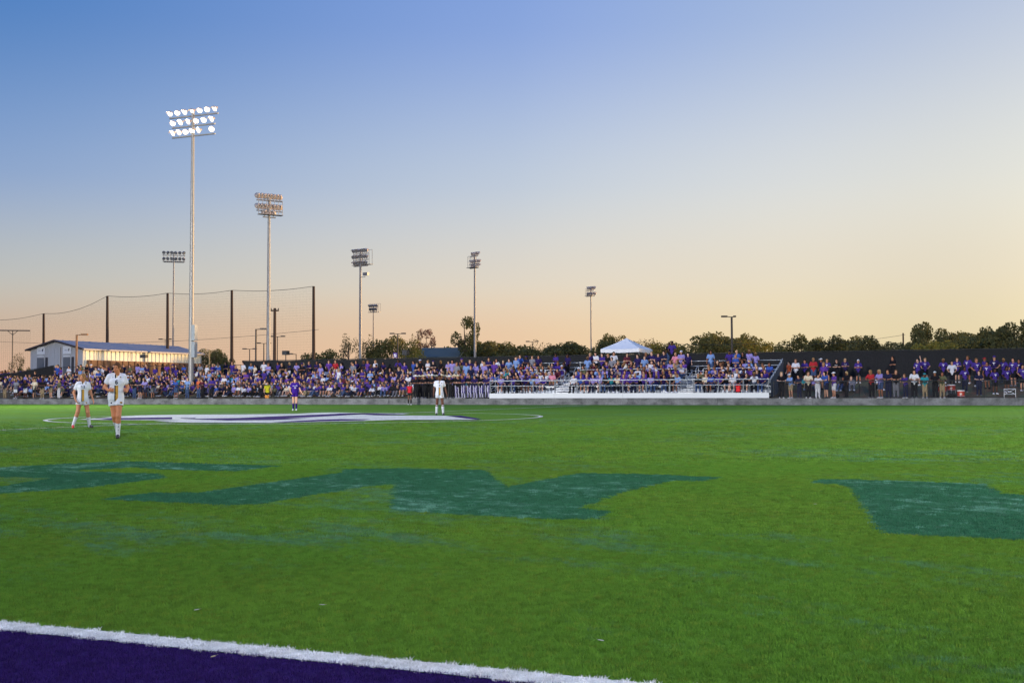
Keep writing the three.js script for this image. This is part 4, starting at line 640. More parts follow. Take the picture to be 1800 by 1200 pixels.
// bleacher crowd, row by row and section by section
{
  const edges = [BX0 + 0.05, AISLES[0] - 0.4, AISLES[0] + 0.4, AISLES[1] - 0.45, AISLES[1] + 0.45, BX1 - 0.1], secs = ['left', 'middle', 'right'], rowName = ['front', 'second', 'third', 'fourth', 'fifth', 'top'];
  ROWS.forEach((r, ri) => {
    for (let s = 0; s < 3; s++) {
      let n = 0;
      for (let x = edges[s * 2] + 0.25 + rr(0, 0.2); x < edges[s * 2 + 1] - 0.2; x += rr(0.41, 0.53)) {
        if (rnd() < [0.03, 0.03, 0.04, 0.05, 0.06, 0.10][ri]) { continue; }
        if (ri > 3 && s === 2 && x > edges[5] - 1.6) continue;
        const up = ri === 5 || (ri === 4 && rnd() < 0.25), pose = up ? pick(['stand', 'crossed', 'standOut', 'stand']) : pick(['sit', 'sitLean', 'sit', 'sitClap']), L = look(ri === 5 ? { shirt: pick([...shirtBag, 'purple', 'lavender', 'light blue']) } : ri === 0 ? { shirt: pick(['purple', 'dark purple', 'black', 'navy', 'violet', 'lavender', ...shirtBag]), legs: pick(['black', 'navy', 'denim']), bare: rnd() < 0.35 } : {}), sc = rr(0.92, 1.06);
        person(pose, L, `person in ${L.shirt} shirt${L.cover ? ' and cap' : ''}, ${ORD[n++] ?? 'last'} from left in ${rowName[ri]} bleacher row, ${secs[s]} section`, 'spectators on the bleachers', [x, r.y + (up ? 0.0 : 0.44 - 0.43 * sc), -r.v - (up ? 0.0 : 0.14)], rr(-0.45, 0.3), sc);
      }
    }
  });
  const p = onV(1183, 640, 84.6);
  person('standOut', look({ shirt: 'purple', skin: SKIN[5], hair: HAIR[4], long: false, cover: '', bare: false }), 'person in purple shirt standing highest, right of the white tent', 'spectators on the bleachers', [p.x, 2.82, -84.4], 0, 1.05);
  person('stand', look({ shirt: 'black', skin: SKIN[5], hair: HAIR[4], long: false, cover: '', bare: false }), 'person in black beside the highest standing person, right of the tent', 'spectators on the bleachers', [p.x - 0.35, 2.82, -84.9], 0, 1.0);
  const t = thing('platform_box', 'low black riser box that two people stand on behind the bleachers', 'riser', undefined, [p.x - 0.1, 0, -84.6]); part(t, 'deck', box(-0.9, 0.9, 2.72, 2.82, -0.55, 0.5), blackMetal); for (const [a, b] of [[-0.85, -0.5], [0.85, -0.5], [-0.85, 0.45], [0.85, 0.45]]) part(t, 'leg', rod([a, 1.7, b], [a, 2.72, b], 0.04), blackMetal);
}
// right of the bleachers: people at the fence, on the bank and the band
const letterT = (P) => merge([box(-0.075, 0.075, P - 0.005, P + 0.035, 0.125, 0.139), box(-0.022, 0.022, P - 0.10, P - 0.005, 0.125, 0.139)]), T_STAND = letterT(1.27), BAR = box(-0.09, 0.09, 1.24, 1.265, 0.128, 0.14);
const legsTex = {};
[
  [1374, 0, 'black', 'lean', { long: true, legs: 'black', bare: false }, 'leaning on the fence beside the bleacher end'], [1391, 0, 'light blue', 'lean', { cover: 'cap', coverColor: col(215, 215, 220), legs: 'khaki' }, 'leaning on the fence, second right of the bleachers'], [1406, 0, 'navy', 'lean', { legs: 'navy', bare: false }, 'third along the fence right of the bleachers'], [1421, 0, 'cream', 'lean', { long: true, legs: 'black' }, 'fourth along the fence right of the bleachers'], [1438, 0, 'white', 'lean', { legs: 'white', long: true }, 'fifth along the fence right of the bleachers'], [1453, 0, 'blue', 'lean', { legs: 'navy', long: true }, 'sixth along the fence right of the bleachers'], [1467, 0, 'violet', 'crossed', { cover: 'cap', coverColor: col(225, 225, 228), legs: 'white', bare: true }, 'in white shorts and white cap at the fence'], [1489, 0.6, 'black', 'stand', { legs: 'black', bare: false, skin: SKIN[5] }, 'standing dark behind the fence left of the camera tripod'],
  [1533, 0, 'red', 'lean', { long: true, legs: 'black' }, 'leaning on the fence right of the tripod'], [1549, 0, 'lavender', 'lean', { long: true, legs: 'denim' }, 'at the fence beside the person in red'], [1563, 0, 'navy', 'lean', { legs: 'navy' }, 'second right of the person in red at the fence'], [1576, 0, 'black', 'lean', { legs: 'grey', long: true }, 'third right of the person in red at the fence'], [1593, 0, 'purple', 'lean', { legs: 'navy', bare: false, long: true }, 'at the fence left of the person in teal'], [1608, 0, 'white', 'lean', { legs: 'black', long: true }, 'at the fence just left of the teal shirt'], [1627, 0, 'teal', 'lean', { cover: 'cap', coverColor: col(60, 150, 160), legs: 'khaki' }, 'in a teal cap leaning on the fence'], [1645, 0, 'black', 'lean', { cover: 'cap', coverColor: col(200, 205, 205), legs: 'black' }, 'in pale cap at the fence right of the teal shirt'], [1657, 0.2, 'olive', 'lean', { legs: 'khaki', long: true }, 'at the fence by the first red drum'],
  [1388, 5.2, 'orange', 'stand', { legs: 'grey', skin: SKIN[3] }, 'on the bank beside the bleacher end'], [1400, 5.0, 'white', 'crossed', { long: true, legs: 'black' }, 'on the bank right of the orange top'], [1416, 5.8, 'purple', 'crossed', { legs: 'black' }, 'on the bank, left of the red shirt'], [1431, 5.6, 'red', 'crossed', { legs: 'denim' }, 'on the bank between two purple shirts'], [1445, 6.2, 'dark purple', 'stand', { cover: 'cap', coverColor: col(205, 205, 210) }, 'in pale cap on the bank, right of the red shirt'], [1455, 6.0, 'purple', 'crossed', { long: true, legs: 'black', mark: 'T' }, 'on the bank left of two black shirts'], [1472, 6.0, 'black', 'crossed', { legs: 'black', bare: false, mark: 'bar' }, 'with white chest print on the bank before the windscreen'], [1487, 6.2, 'dark purple', 'crossed', { legs: 'black', bare: false, mark: 'bar', long: true }, 'with white chest stripe left of the white-haired person'], [1510, 5.6, 'purple', 'crossed', { hair: col(214, 214, 214), legs: 'black', bare: true, mark: 'bar' }, 'with white hair and black shorts before the windscreen'], [1571, 6.2, 'black', 'crossed', { legs: 'black' }, 'alone before the windscreen left of the band'],
  [1417, 3.2, 'teal', 'lawn', {}, 'sitting on the bank behind the fence people'], [1433, 3.1, 'lavender', 'lawn', { long: true }, 'sitting on the bank beside the teal shirt'], [1449, 3.4, 'violet', 'stand', { cover: '' }, 'standing halfway up the bank behind the blue shirt'], [1484, 2.8, 'black', 'lawn', { long: true }, 'sitting low on the bank before the chest-stripe shirt'], [1497, 2.9, 'grey', 'lawn', { long: true }, 'sitting low on the bank below the white-haired person'], [1545, 3.0, 'white', 'lawn', {}, 'sitting on the bank behind the person in red'],
  [1615, 4.6, 'purple', 'raise', { legs: 'black', mark: 'T' }, 'of the band with one arm raised'], [1628, 5.6, 'purple', 'standOut', { legs: 'black', skin: SKIN[0], mark: 'T' }, 'of the band behind the raised arm'], [1660, 5.4, 'purple', 'standOut', { skin: SKIN[5], legs: 'black', mark: 'T' }, 'of the band, third from the left'], [1675, 4.2, 'white', 'standOut', { legs: 'black', bare: false }, 'of the band wearing a white drum harness'], [1684, 5.6, 'purple', 'crossed', { legs: 'black', mark: 'T' }, 'of the band behind the white harness'], [1703, 5.2, 'purple', 'standOut', { legs: 'black', mark: 'T', long: true }, 'of the band, sixth from the left'], [1697, 2.2, 'purple', 'standOut', { legs: 'navy', mark: 'T', bare: false, skin: SKIN[5] }, 'of the band standing over the third drum'], [1718, 4.2, 'purple', 'standOut', { legs: 'black', mark: 'T' }, 'of the band right of the third drum'], [1733, 6.0, 'purple', 'crossed', { cover: 'cap', coverColor: col(160, 40, 50), legs: 'black' }, 'in a red cap at the back of the band'], [1737, 3.4, 'purple', 'stand', { legs: 'black', mark: 'T' }, 'of the band below the red cap'], [1750, 5.0, 'dark purple', 'standOut', { cover: 'cap', coverColor: col(60, 44, 120), mark: 'T' }, 'in purple cap in the right of the band'], [1750, 1.6, 'purple', 'standOut', { legs: 'black', bare: true, mark: 'T', long: true }, 'of the band standing forward in white shoes'], [1722, 1.2, 'navy', 'lean', { legs: 'navy', bare: false }, 'bending beside the third drum'], [1766, 5.4, 'purple', 'standOut', { skin: SKIN[5], mark: 'T' }, 'at the back right of the band'], [1771, 2.2, 'purple', 'standOut', { mark: 'T', legs: 'black', bare: true }, 'of the band behind the white folding frame'], [1783, 4.2, 'purple', 'stand', { mark: 'T', legs: 'black' }, 'of the band near the right edge, turned away'], [1793, 5.2, 'dark purple', 'standOut', { mark: 'T', skin: SKIN[4] }, 'at the back by the right edge'], [1799, 2.6, 'purple', 'standOut', { mark: 'T', legs: 'black' }, 'of the band cut by the right edge'],
].forEach(([px, dv, shirt, pose, o, where]) => {
  const v = WALL + 0.75 + dv, x = onV(px, 690, v).x, L = look({ cover: '', long: false, ...o, shirt });
  if (o.mark && pose !== 'lawn') L.mark = o.mark === 'T' ? T_STAND : BAR;
  person(pose, L, `person in ${shirt} shirt ${where}`, 'people right of the bleachers', [x, bermY(v) - 0.01, -v], rr(-0.9, 0.6) - 0.15, rr(0.9, 1.08));
});
// along the fence before the bank: a few standing, the row in hats and the row in striped overalls
const stripeTex = noiseTexture(64, (u) => ((Math.floor(u * 8) % 2) ? [0.80, 0.80, 0.86] : [0.26, 0.18, 0.52])); const stripeMat = new THREE.MeshPhysicalMaterial({ roughness: 0.85, map: stripeTex });
for (const k of Object.values(KITS)) { const p = k.trousers.attributes.position, uv = new Float32Array(p.count * 2); for (let i = 0; i < p.count; i++) { uv[i * 2] = (p.getX(i) + p.getZ(i) * 0.6) * 2.6 + 0.02 * Math.sin(p.getY(i) * 20); uv[i * 2 + 1] = p.getY(i); } k.trousers.setAttribute('uv', new THREE.BufferAttribute(uv, 2)); }
[[236, 'black', 'behind the jogging player'], [246, 'navy', 'second from left at the fence by the pole'], [255, 'lavender', 'third from left at the fence by the pole'], [268, 'black', 'fourth from left at the fence by the pole'], [309, 'blue', 'in denim just left of the floodlight pole'], [329, 'light blue', 'standing against the floodlight pole'], [349, 'orange', 'first right of the floodlight pole at the fence'], [356, 'maroon', 'second right of the floodlight pole at the fence'], [371, 'purple', 'in dark shorts third right of the floodlight pole'], [8, 'navy', 'first from the left edge at the fence'], [27, 'grey', 'second from the left edge at the fence'], [44, 'black', 'third from the left edge at the fence'], [60, 'cream', 'fourth from the left edge at the fence'], [74, 'black', 'fifth from the left edge at the fence'], [89, 'navy', 'sixth from the left edge at the fence'], [103, 'olive', 'seventh from the left edge at the fence']].forEach(([px, shirt, where]) => { const v = WALL + 0.9; person(pick(['stand', 'lean', 'crossed']), look({ shirt, cover: '' }), `person in ${shirt} shirt ${where}`, 'people at the fence before the bank', [onV(px, 690, v).x, WTOP, -v], rr(-0.3, 0.2), rr(0.95, 1.03)); });
for (let i = 0; i < 11; i++) { const v = WALL + 0.8 + (i % 2) * 0.55; person(i % 3 ? 'lean' : 'crossed', look({ shirt: 'black', legs: 'black', bare: false, cover: 'hat', coverColor: i % 4 ? col(216, 200, 164) : col(226, 222, 214), long: false }), `person in black shirt and pale cowboy hat, ${ORD[i]} from left in the hatted row`, 'people in cowboy hats', [onV(731 + i * 7.6, 690, v).x, WTOP, -v], rr(-0.3, 0.2), rr(0.97, 1.04)); }
for (let i = 0; i < 6; i++) { const v = WALL + 0.8; const L = look({ shirt: i % 2 ? 'dark purple' : 'black', bare: false, cover: '' }); L.legMat = stripeMat; person(i % 2 ? 'lean' : 'crossed', L, `person in purple and white striped overalls, ${ORD[i]} from left beside the bleachers`, 'people in striped overalls', [onV(804 + i * 10.5, 690, v).x, WTOP, -v], rr(-0.3, 0.2), rr(0.97, 1.04)); }
[[836, 4.6, 'lavender'], [851, 4.9, 'lavender'], [869, 5.5, 'violet'], [820, 5.0, 'light blue'], [803, 5.0, 'grey'], [809, 5.3, 'olive'], [795, 6.2, 'lavender']].forEach(([px, dv, shirt], i) => { const v = WALL + 0.9 + dv; person('stand', look({ shirt, cover: '' }), `large person in ${shirt} shirt standing up on the bank, ${ORD[i]} by the sloping rail`, 'people standing by the bleacher rail', [onV(px, 690, v).x, bermY(v), -v], rr(-0.3, 0.2), 1.1); });

// the rest of the crowd on the bank, too many to single out
{
  const mass = new THREE.Group(); mass.name = 'bank_crowd'; mass.userData = { kind: 'stuff', label: 'packed crowd of mostly purple-clad spectators sitting on the grass bank', category: 'crowd' }; scene.add(mass);
  const per = {}, M = new THREE.Matrix4(), Q = new THREE.Quaternion(), up = V3(0, 1, 0), C = new THREE.Color();
  const put = (pose, x, y, v, sc, L = look()) => { M.compose(V3(x, y, -v), Q.setFromAxisAngle(up, rr(-0.55, 0.3)), V3(sc, sc, sc)); const k = KITS[pose], add = (n, g, c) => { (per[pose + n] ??= { g, n, list: [] }).list.push([M.clone(), c]); }; add('bodies', k.body, L.skin); add('shirts', k.shirt, SHIRTS[L.shirt][0]); add(L.bare ? 'shorts' : 'trousers', L.bare ? k.shorts : k.trousers, LEGS[L.legs]); add(L.long ? 'long_hair' : 'hair', L.long ? k.longHair : k.hair, L.hair); add('shoes', k.shoes, col(190, 190, 195)); if (L.cover) add('caps', k.cap, L.coverColor); };
  const xPole = onV(335, 690, 79.5).x;
  const rows = [[77.6, 'lawn', 0.5], [78.5, 'lawn', 0.5], [79.4, 'lawn', 0.48], [80.3, 'sit', 0.5], [81.2, 'sit', 0.5], [82.1, 'sit', 0.5], [83.1, 'sit', 0.52], [84.1, 'stand', 0.58]];
  rows.forEach(([v, kind, step], ri) => {
    const xa = ri < 3 ? onV(35, 690, v).x : ri < 6 ? onV(-20, 690, v).x : onV(95, 690, v).x, xb = BX0 - 0.6;
    for (let x = xa; x < xb; x += step * rr(0.82, 1.35)) {
      if (Math.abs(x - xPole) < 0.35 && Math.abs(v - 79.5) < 0.6) continue;
      const px0 = x > onV(725, 690, v).x; if (ri < 2 && px0) continue;
      if (ri < 2 && x < onV(380, 690, v).x && rnd() < 0.55) continue;
      if (rnd() < 0.06) continue;
      const pose = kind === 'stand' ? pick(['stand', 'crossed', 'standOut']) : kind === 'lawn' ? pick(['lawn', 'lawnBack', 'lawn']) : rnd() < (ri > 5 ? 0.3 : 0.1) ? pick(['stand', 'crossed']) : pick(['sit', 'sitLean', 'sitClap']);
      const vv = v + rr(-0.25, 0.25); put(pose, x, bermY(vv) - (pose.startsWith('sit') ? 0.12 : 0.02), vv, rr(0.9, 1.06), look(ri < 3 ? { shirt: pick([...shirtBag, 'dark purple', 'purple', 'violet']) } : {}));
    }
  });
  for (let i = 0; i < 22; i++) { const v = rr(86.5, 89); put(pick(['stand', 'crossed', 'standOut']), onV(rr(-30, 62), 690, v).x, 1.45, v, rr(0.95, 1.05)); }
  for (const { g, n, list } of Object.values(per)) { const im = new THREE.InstancedMesh(g, n === 'bodies' ? skinM([1, 1, 1]) : cloth([1, 1, 1]), list.length); list.forEach(([m, c], i) => { im.setMatrixAt(i, m); im.setColorAt(i, C.setRGB(...c)); }); im.name = 'spectator_' + n; im.castShadow = im.receiveShadow = true; mass.add(im); }
}
console.log('people', personCount);

// ------------------------------------------------------------------ players and officials on the pitch
function headParts(o) {   // in head space: origin mid-head, face towards +z
  const skin = [{ a: [0, 0.025, -0.012], e: [0.073, 0.092, 0.092] }, { a: [0, -0.04, 0.022], e: [0.057, 0.068, 0.064] }, { a: [0, -0.092, 0.052], e: [0.026, 0.02, 0.022] }, { a: [-0.035, -0.028, 0.052], e: [0.024, 0.022, 0.022] }, { a: [0.035, -0.028, 0.052], e: [0.024, 0.022, 0.022] },
    { a: [-0.045, 0.024, 0.066], b: [0.045, 0.024, 0.066], ra: 0.012, rb: 0.012 }, { a: [0.03, 0.004, 0.093], e: [0.016, 0.011, 0.014], cut: true }, { a: [-0.03, 0.004, 0.093], e: [0.016, 0.011, 0.014], cut: true }, { a: [0, 0.012, 0.078], b: [0, -0.028, 0.096], ra: 0.008, rb: 0.012, k: 0.008 }, { a: [-0.012, -0.032, 0.084], b: [0.012, -0.032, 0.084], ra: 0.007, rb: 0.007, k: 0.006 }, { a: [-0.016, -0.060, 0.080], b: [0.016, -0.060, 0.080], ra: 0.007, rb: 0.007, k: 0.006 }, { a: [-0.014, -0.069, 0.079], b: [0.014, -0.069, 0.079], ra: 0.008, rb: 0.008, k: 0.006 },
    { a: [0.074, -0.005, -0.008], e: [0.010, 0.030, 0.018], k: 0.008 }, { a: [-0.074, -0.005, -0.008], e: [0.010, 0.030, 0.018], k: 0.008 }, { a: [0, -0.05, -0.02], b: [0, -0.17, -0.03], ra: 0.053, rb: 0.056 }];
  const face = meshField(skin, 0.0062, 0.02), p = face.attributes.position, c = new Float32Array(p.count * 3).fill(1);
  for (let i = 0; i < p.count; i++) {
    const x = p.getX(i), y = p.getY(i), z = p.getZ(i), ax = Math.abs(x);
    if (z > 0.05 && Math.hypot(ax - 0.030, (y - 0.004) * 1.5) < 0.012) c.set(Math.hypot(ax - 0.030, y - 0.004) < 0.006 ? [0.10, 0.08, 0.08] : [1.05, 1.15, 1.3], i * 3);
    else if (z > 0.05 && ax > 0.012 && ax < 0.048 && y > 0.019 && y < 0.029) c.set([0.35, 0.28, 0.26], i * 3);
    else if (z > 0.07 && ax < 0.022 && y < -0.055 && y > -0.075) c.set([0.80, 0.46, 0.46], i * 3);
  }
  face.setAttribute('color', new THREE.BufferAttribute(c, 3));
  const cut = { a: [0, -0.045, 0.085], e: [0.078, 0.105, 0.088], cut: true }, hair = [{ a: [0, 0.032, -0.018], e: [0.081, 0.099, 0.098] }, { a: [0, -0.02, -0.06], e: [0.066, 0.066, 0.052] }, cut, ...(o.tail ?? [])];
  return { face, hair: meshField(hair, 0.008, 0.014) };
}
function handPrims(wr, dir, palm, curl, s) {   // palm slab, four fingers of unequal length, thumb leaving the side of the palm
  const D = V3(...dir).normalize(), N = V3(...palm).addScaledVector(D, -V3(...palm).dot(D)).normalize(), X = D.clone().cross(N).multiplyScalar(s), W0 = V3(...wr), at = (d, x, n) => W0.clone().addScaledVector(D, d).addScaledVector(X, x).addScaledVector(N, n).toArray(), out = [];
  for (const x of [-0.026, -0.009, 0.009, 0.026]) out.push({ a: at(0.0, x * 0.6, 0), b: at(0.082, x, 0), ra: 0.014, rb: 0.0125, k: 0.012 });
  [[-0.029, 0.062], [-0.010, 0.076], [0.010, 0.070], [0.029, 0.054]].forEach(([x, L]) => { const c1 = curl * 0.9, c2 = curl * 1.9; const b = [0.086, x, 0], m = [b[0] + L * 0.5 * Math.cos(c1), x * 1.12, L * 0.5 * Math.sin(c1)], t = [m[0] + L * 0.5 * Math.cos(c2), x * 1.18, m[2] + L * 0.5 * Math.sin(c2)]; out.push({ a: at(...b), b: at(...m), ra: 0.0095, rb: 0.009, k: 0.004 }, { a: at(...m), b: at(...t), ra: 0.009, rb: 0.0075, k: 0.004 }); });
  out.push({ a: at(0.022, -0.026, 0.004), b: at(0.056, -0.052, 0.018), ra: 0.0125, rb: 0.0105, k: 0.008 }, { a: at(0.056, -0.052, 0.018), b: at(0.084, -0.056, 0.028), ra: 0.010, rb: 0.008, k: 0.004 });
  return out;
}
const white1 = (g) => { g.setAttribute('color', new THREE.BufferAttribute(new Float32Array(g.attributes.position.count * 3).fill(1), 3)); return g; };
function planarUV(g, x0, x1, y0, y1) { const p = g.attributes.position, n = g.attributes.normal, uv = new Float32Array(p.count * 2); for (let i = 0; i < p.count; i++) { const f = n.getZ(i) > -0.1; uv[i * 2] = f ? (p.getX(i) - x0) / (x1 - x0) : 0.02; uv[i * 2 + 1] = f ? (p.getY(i) - y0) / (y1 - y0) : 0.03; } g.setAttribute('uv', new THREE.BufferAttribute(uv, 2)); return g; }
function ruffle(g, a) {   // soft cloth folds pushed along the normal
  const p = g.attributes.position, n = g.attributes.normal;
  for (let i = 0; i < p.count; i++) { const x = p.getX(i), y = p.getY(i), z = p.getZ(i), d = a * (noise3(x * 9, y * 5 + x * 4, z * 7) + 0.6 * noise3(x * 22 + 5, y * 9, z * 16)); p.setXYZ(i, x + n.getX(i) * d, y + n.getY(i) * d * 0.4, z + n.getZ(i) * d); }
  g.computeVertexNormals(); return g;
}
function figure(P, o) {
  const r = thing('person', o.label, 'person', o.group, o.pos, o.turn); r.scale.set((o.scale ?? 1) * 0.91, o.scale ?? 1, (o.scale ?? 1) * 0.94);
  const b = bones(P), g = bones(P, 0.015), h = o.fine ?? 0.013, skin = new THREE.MeshPhysicalMaterial({ vertexColors: true, roughness: 0.55, specularIntensity: 0.5 }); skin.color.setRGB(...o.skin);
  const feet = ['L', 'R'].map((k) => ({ a: add3(P[k].ankle, [0, -0.03, -0.02]), b: P[k].toe, ra: 0.04, rb: 0.03 }));
  for (const q of b.legs) { q.ra *= o.thick ?? 1; q.rb *= o.thick ?? 1; }
  const body = white1(meshField([...b.torso, ...b.legs, ...b.arms, b.neck, ...feet], h, 0.03));
  const hands = ['L', 'R'].map((k) => white1(meshField(handPrims(P[k].wr, V3(...P[k].hand).sub(V3(...P[k].wr)).toArray(), P[k].palm ?? [k === 'L' ? -1 : 1, 0, 0.2], o.curl ?? 0.5, k === 'L' ? 1 : -1), 0.0062, 0.008)));
  const hp = headParts(o), M = new THREE.Matrix4().compose(V3(...P.head), new THREE.Quaternion().setFromEuler(new THREE.Euler(o.nod ?? 0, o.look ?? 0, o.tilt ?? 0, 'YXZ')), V3(1, 1, 1));
  hp.face.applyMatrix4(M); hp.hair.applyMatrix4(M);
  part(r, 'body', mergeGeometries([body, ...hands, hp.face]), skin);
  part(r, 'hair', hp.hair, cloth(o.hair));
  const hemY = o.hem ?? P.pelvis[1] - 0.02, tors = [...g.torso, ...[-0.05, 0.05].map((x) => ({ a: add3(mix(P.pelvis, P.chest, -0.35), [x * 0.85, 0, 0.005]), b: add3(P.chest, [x * 0.95, 0, 0]), ra: 0.120, rb: 0.108 })), ...['L', 'R'].map((k) => ({ a: add3(P[k].sh, [0, -0.018, 0]), b: mix(P[k].sh, P[k].el, o.sleeve ?? 0.52), ra: 0.064, rb: 0.064 })), { a: [-P.sh * 0.5, P.shY + 0.012, P.shZ], b: [P.sh * 0.5, P.shY + 0.012, P.shZ], ra: 0.052, rb: 0.052 }];
  const wob = (x, y, z) => 0.004 * Math.sin(x * 46 + y * 31) + 0.004 * Math.sin(y * 57 - z * 38 + x * 13); for (const q of tors) { q.ra += 0.004; q.rb += 0.004; }
  const shirt = planarUV(ruffle(meshField(tors, h, 0.035, (x, y) => hemY + 0.012 * Math.sin(x * 30) - y), 0.0045), -0.32, 0.32, 0.75, 1.55);
  const sm = new THREE.MeshPhysicalMaterial({ roughness: 0.8, specularIntensity: 0.3 }); if (o.shirtMap) sm.map = o.shirtMap; else sm.color.setRGB(...o.shirt); part(r, 'shirt', shirt, sm);
  const lo = P.pelvis[1], sl = o.shortLen ?? 0.40, sh = planarUV(ruffle(meshField([{ a: add3(P.pelvis, [-0.055, -0.01, 0]), b: add3(P.pelvis, [0.055, -0.01, 0]), ra: 0.122, rb: 0.122 }, ...['L', 'R'].map((k) => ({ a: P[k].hip, b: mix(P[k].hip, P[k].knee, sl), ra: 0.108, rb: 0.105 }))], h, 0.025, (x, y, z) => { const k = x > 0 ? 'L' : 'R', c = mix(P[k].hip, P[k].knee, sl + 0.06), d = V3(...P[k].knee).sub(V3(...P[k].hip)).normalize(); return (x - c[0]) * d.x + (y - c[1]) * d.y + (z - c[2]) * d.z; }), 0.006), -0.32, 0.32, lo - 0.4, lo + 0.24);
  const shm = new THREE.MeshPhysicalMaterial({ roughness: 0.8, specularIntensity: 0.3 }); if (o.shortsMap) shm.map = o.shortsMap; else shm.color.setRGB(...o.shorts); part(r, 'shorts', sh, shm);
  ['L', 'R'].forEach((k, i) => {
    const q = P[k];
    part(r, 'sock', planarUV(meshField([{ a: mix(q.knee, q.ankle, o.sockTop ?? 0.20), b: mix(q.knee, q.ankle, 0.45), ra: 0.060, rb: 0.058 }, { a: mix(q.knee, q.ankle, 0.4), b: q.ankle, ra: 0.060, rb: 0.044 }, { a: q.ankle, b: add3(q.ankle, [0, -0.03, 0.01]), ra: 0.044, rb: 0.044 }], 0.011, 0.012, (x, y, z) => { const c = mix(q.knee, q.ankle, (o.sockTop ?? 0.20) - 0.04), d = V3(...q.ankle).sub(V3(...q.knee)).normalize(); return -((x - c[0]) * d.x + (y - c[1]) * d.y + (z - c[2]) * d.z); }), q.knee[0] - 0.15, q.knee[0] + 0.15, 0, 0.5), o.sockMap ? new THREE.MeshPhysicalMaterial({ map: o.sockMap, roughness: 0.85 }) : cloth(o.sock));
    part(r, 'shoe', meshField([{ a: add3(q.ankle, [0, -0.035, -0.025]), b: q.toe, ra: 0.046, rb: 0.036 }, { a: mix(q.ankle, q.toe, 0.5), b: q.toe, ra: 0.042, rb: 0.034 }], 0.01, 0.02, (x, y) => 0.004 + Math.min(q.toe[1], q.ankle[1] - 0.06) - 0.033 - y), mat(o.shoe[i], 0.4));
  });
  return r;
}
const kitMap = (num) => signTexture((g, w, h) => {
  const X = (x) => (x + 0.32) / 0.64 * w, Y = (y) => h - (y - 0.75) / 0.8 * h, R = (x0, x1, y0, y1, c) => { g.fillStyle = c; g.fillRect(X(x0), Y(y1), X(x1) - X(x0), Y(y0) - Y(y1)); };
  g.fillStyle = '#d9dbe4'; g.fillRect(0, 0, w, h);
  R(-0.040, -0.012, 0.80, 1.155, '#15141c'); R(-0.012, 0.044, 0.80, 1.155, '#c2923a'); for (let y = 0.82; y < 1.15; y += 0.022) R(-0.008 + 0.012 * Math.sin(y * 90), 0.012 + 0.014 * Math.sin(y * 70), y, y + 0.008, '#d8b468');
  R(-0.034, -0.004, 1.315, 1.40, '#15141c'); R(-0.004, 0.030, 1.325, 1.40, '#dcc9a0');
  g.fillStyle = '#0c0f24'; g.strokeStyle = '#0c0f24'; g.lineWidth = num.length > 1 ? 1 : 5; g.font = `bold ${Math.round(h * 0.15)}px sans-serif`; g.textAlign = 'center'; g.textBaseline = 'middle'; g.fillText(num, X(0.004), Y(1.226)); g.strokeText(num, X(0.004), Y(1.226));
  g.fillStyle = '#9a8a64'; g.beginPath(); g.ellipse(X(0.095), Y(1.335), 17, 13, 0, 0, 7); g.fill(); R(0.07, 0.12, 1.29, 1.297, '#c9b27a'); R(0.082, 0.108, 1.328, 1.342, '#4a4238');
  g.fillStyle = '#20243a'; for (let i = 0; i < 3; i++) { g.beginPath(); g.moveTo(X(-0.10 + i * 0.011), Y(1.325)); g.lineTo(X(-0.092 + i * 0.011), Y(1.325)); g.lineTo(X(-0.088 + i * 0.011), Y(1.333 + i * 0.006)); g.lineTo(X(-0.096 + i * 0.011), Y(1.333 + i * 0.006)); g.fill(); }
}, 512, 640);
const shortsMap = signTexture((g, w, h) => { g.fillStyle = '#d6d8e1'; g.fillRect(0, 0, w, h); const X = (x) => (x + 0.32) / 0.64 * w, Y = (y) => h - (y + 0.4) / 0.64 * h; g.fillStyle = '#20243a'; g.fillRect(X(-0.125), Y(-0.13), 14, 12); g.fillStyle = '#b08a4a'; g.beginPath(); g.ellipse(X(0.115), Y(-0.14), 13, 9, 0.2, 0, 7); g.fill(); g.fillStyle = '#5a3630'; g.fillRect(X(0.105), Y(-0.135), 12, 8); }, 256, 256);
const sockMap = signTexture((g, w, h) => { g.fillStyle = '#d6d8e1'; g.fillRect(0, 0, w, h); g.fillStyle = '#3a4056'; const X = (x) => (x + 0.15) / 0.3 * w, Y = (y) => h - y / 0.5 * h; g.beginPath(); g.moveTo(X(-0.012), Y(0.255)); g.lineTo(X(0.016), Y(0.255)); g.lineTo(X(0.016), Y(0.285)); g.fill(); g.fillStyle = '#8d94aa'; for (const y of [0.20, 0.33]) for (let i = 0; i < 3; i++) g.fillRect(X(-0.014 + i * 0.011), Y(y), 5, 7); }, 128, 256);
const purpleMap = signTexture((g, w, h) => { const X = (x) => (x + 0.32) / 0.64 * w, Y = (y) => h - (y - 0.75) / 0.8 * h; g.fillStyle = '#3a1a86'; g.fillRect(0, 0, w, h); g.fillStyle = '#e8e4f4'; g.textAlign = 'center'; g.font = 'bold 44px sans-serif'; g.fillText('TARLETON', X(0.002), Y(1.255)); g.font = 'bold 84px sans-serif'; g.fillText('24', X(0.004), Y(1.14)); g.fillRect(X(0.075), Y(1.34), 20, 16); }, 512, 640);
const faceCam = (p, add = 0) => Math.atan2(-p.x, -p.z) + add;
const sized = (p, headPy, footPy, tall) => { const d = Math.hypot(p.x, p.z) * 0.999; void d; const depth = V3(p.x, 0, p.z).dot(V3(-Math.sin(YAW), 0, -Math.cos(YAW))); return (footPy - headPy) * depth / F / tall; };
const boot = mat([0.012, 0.012, 0.014], 0.4); void boot;
const BLACK = [0.014, 0.013, 0.015];
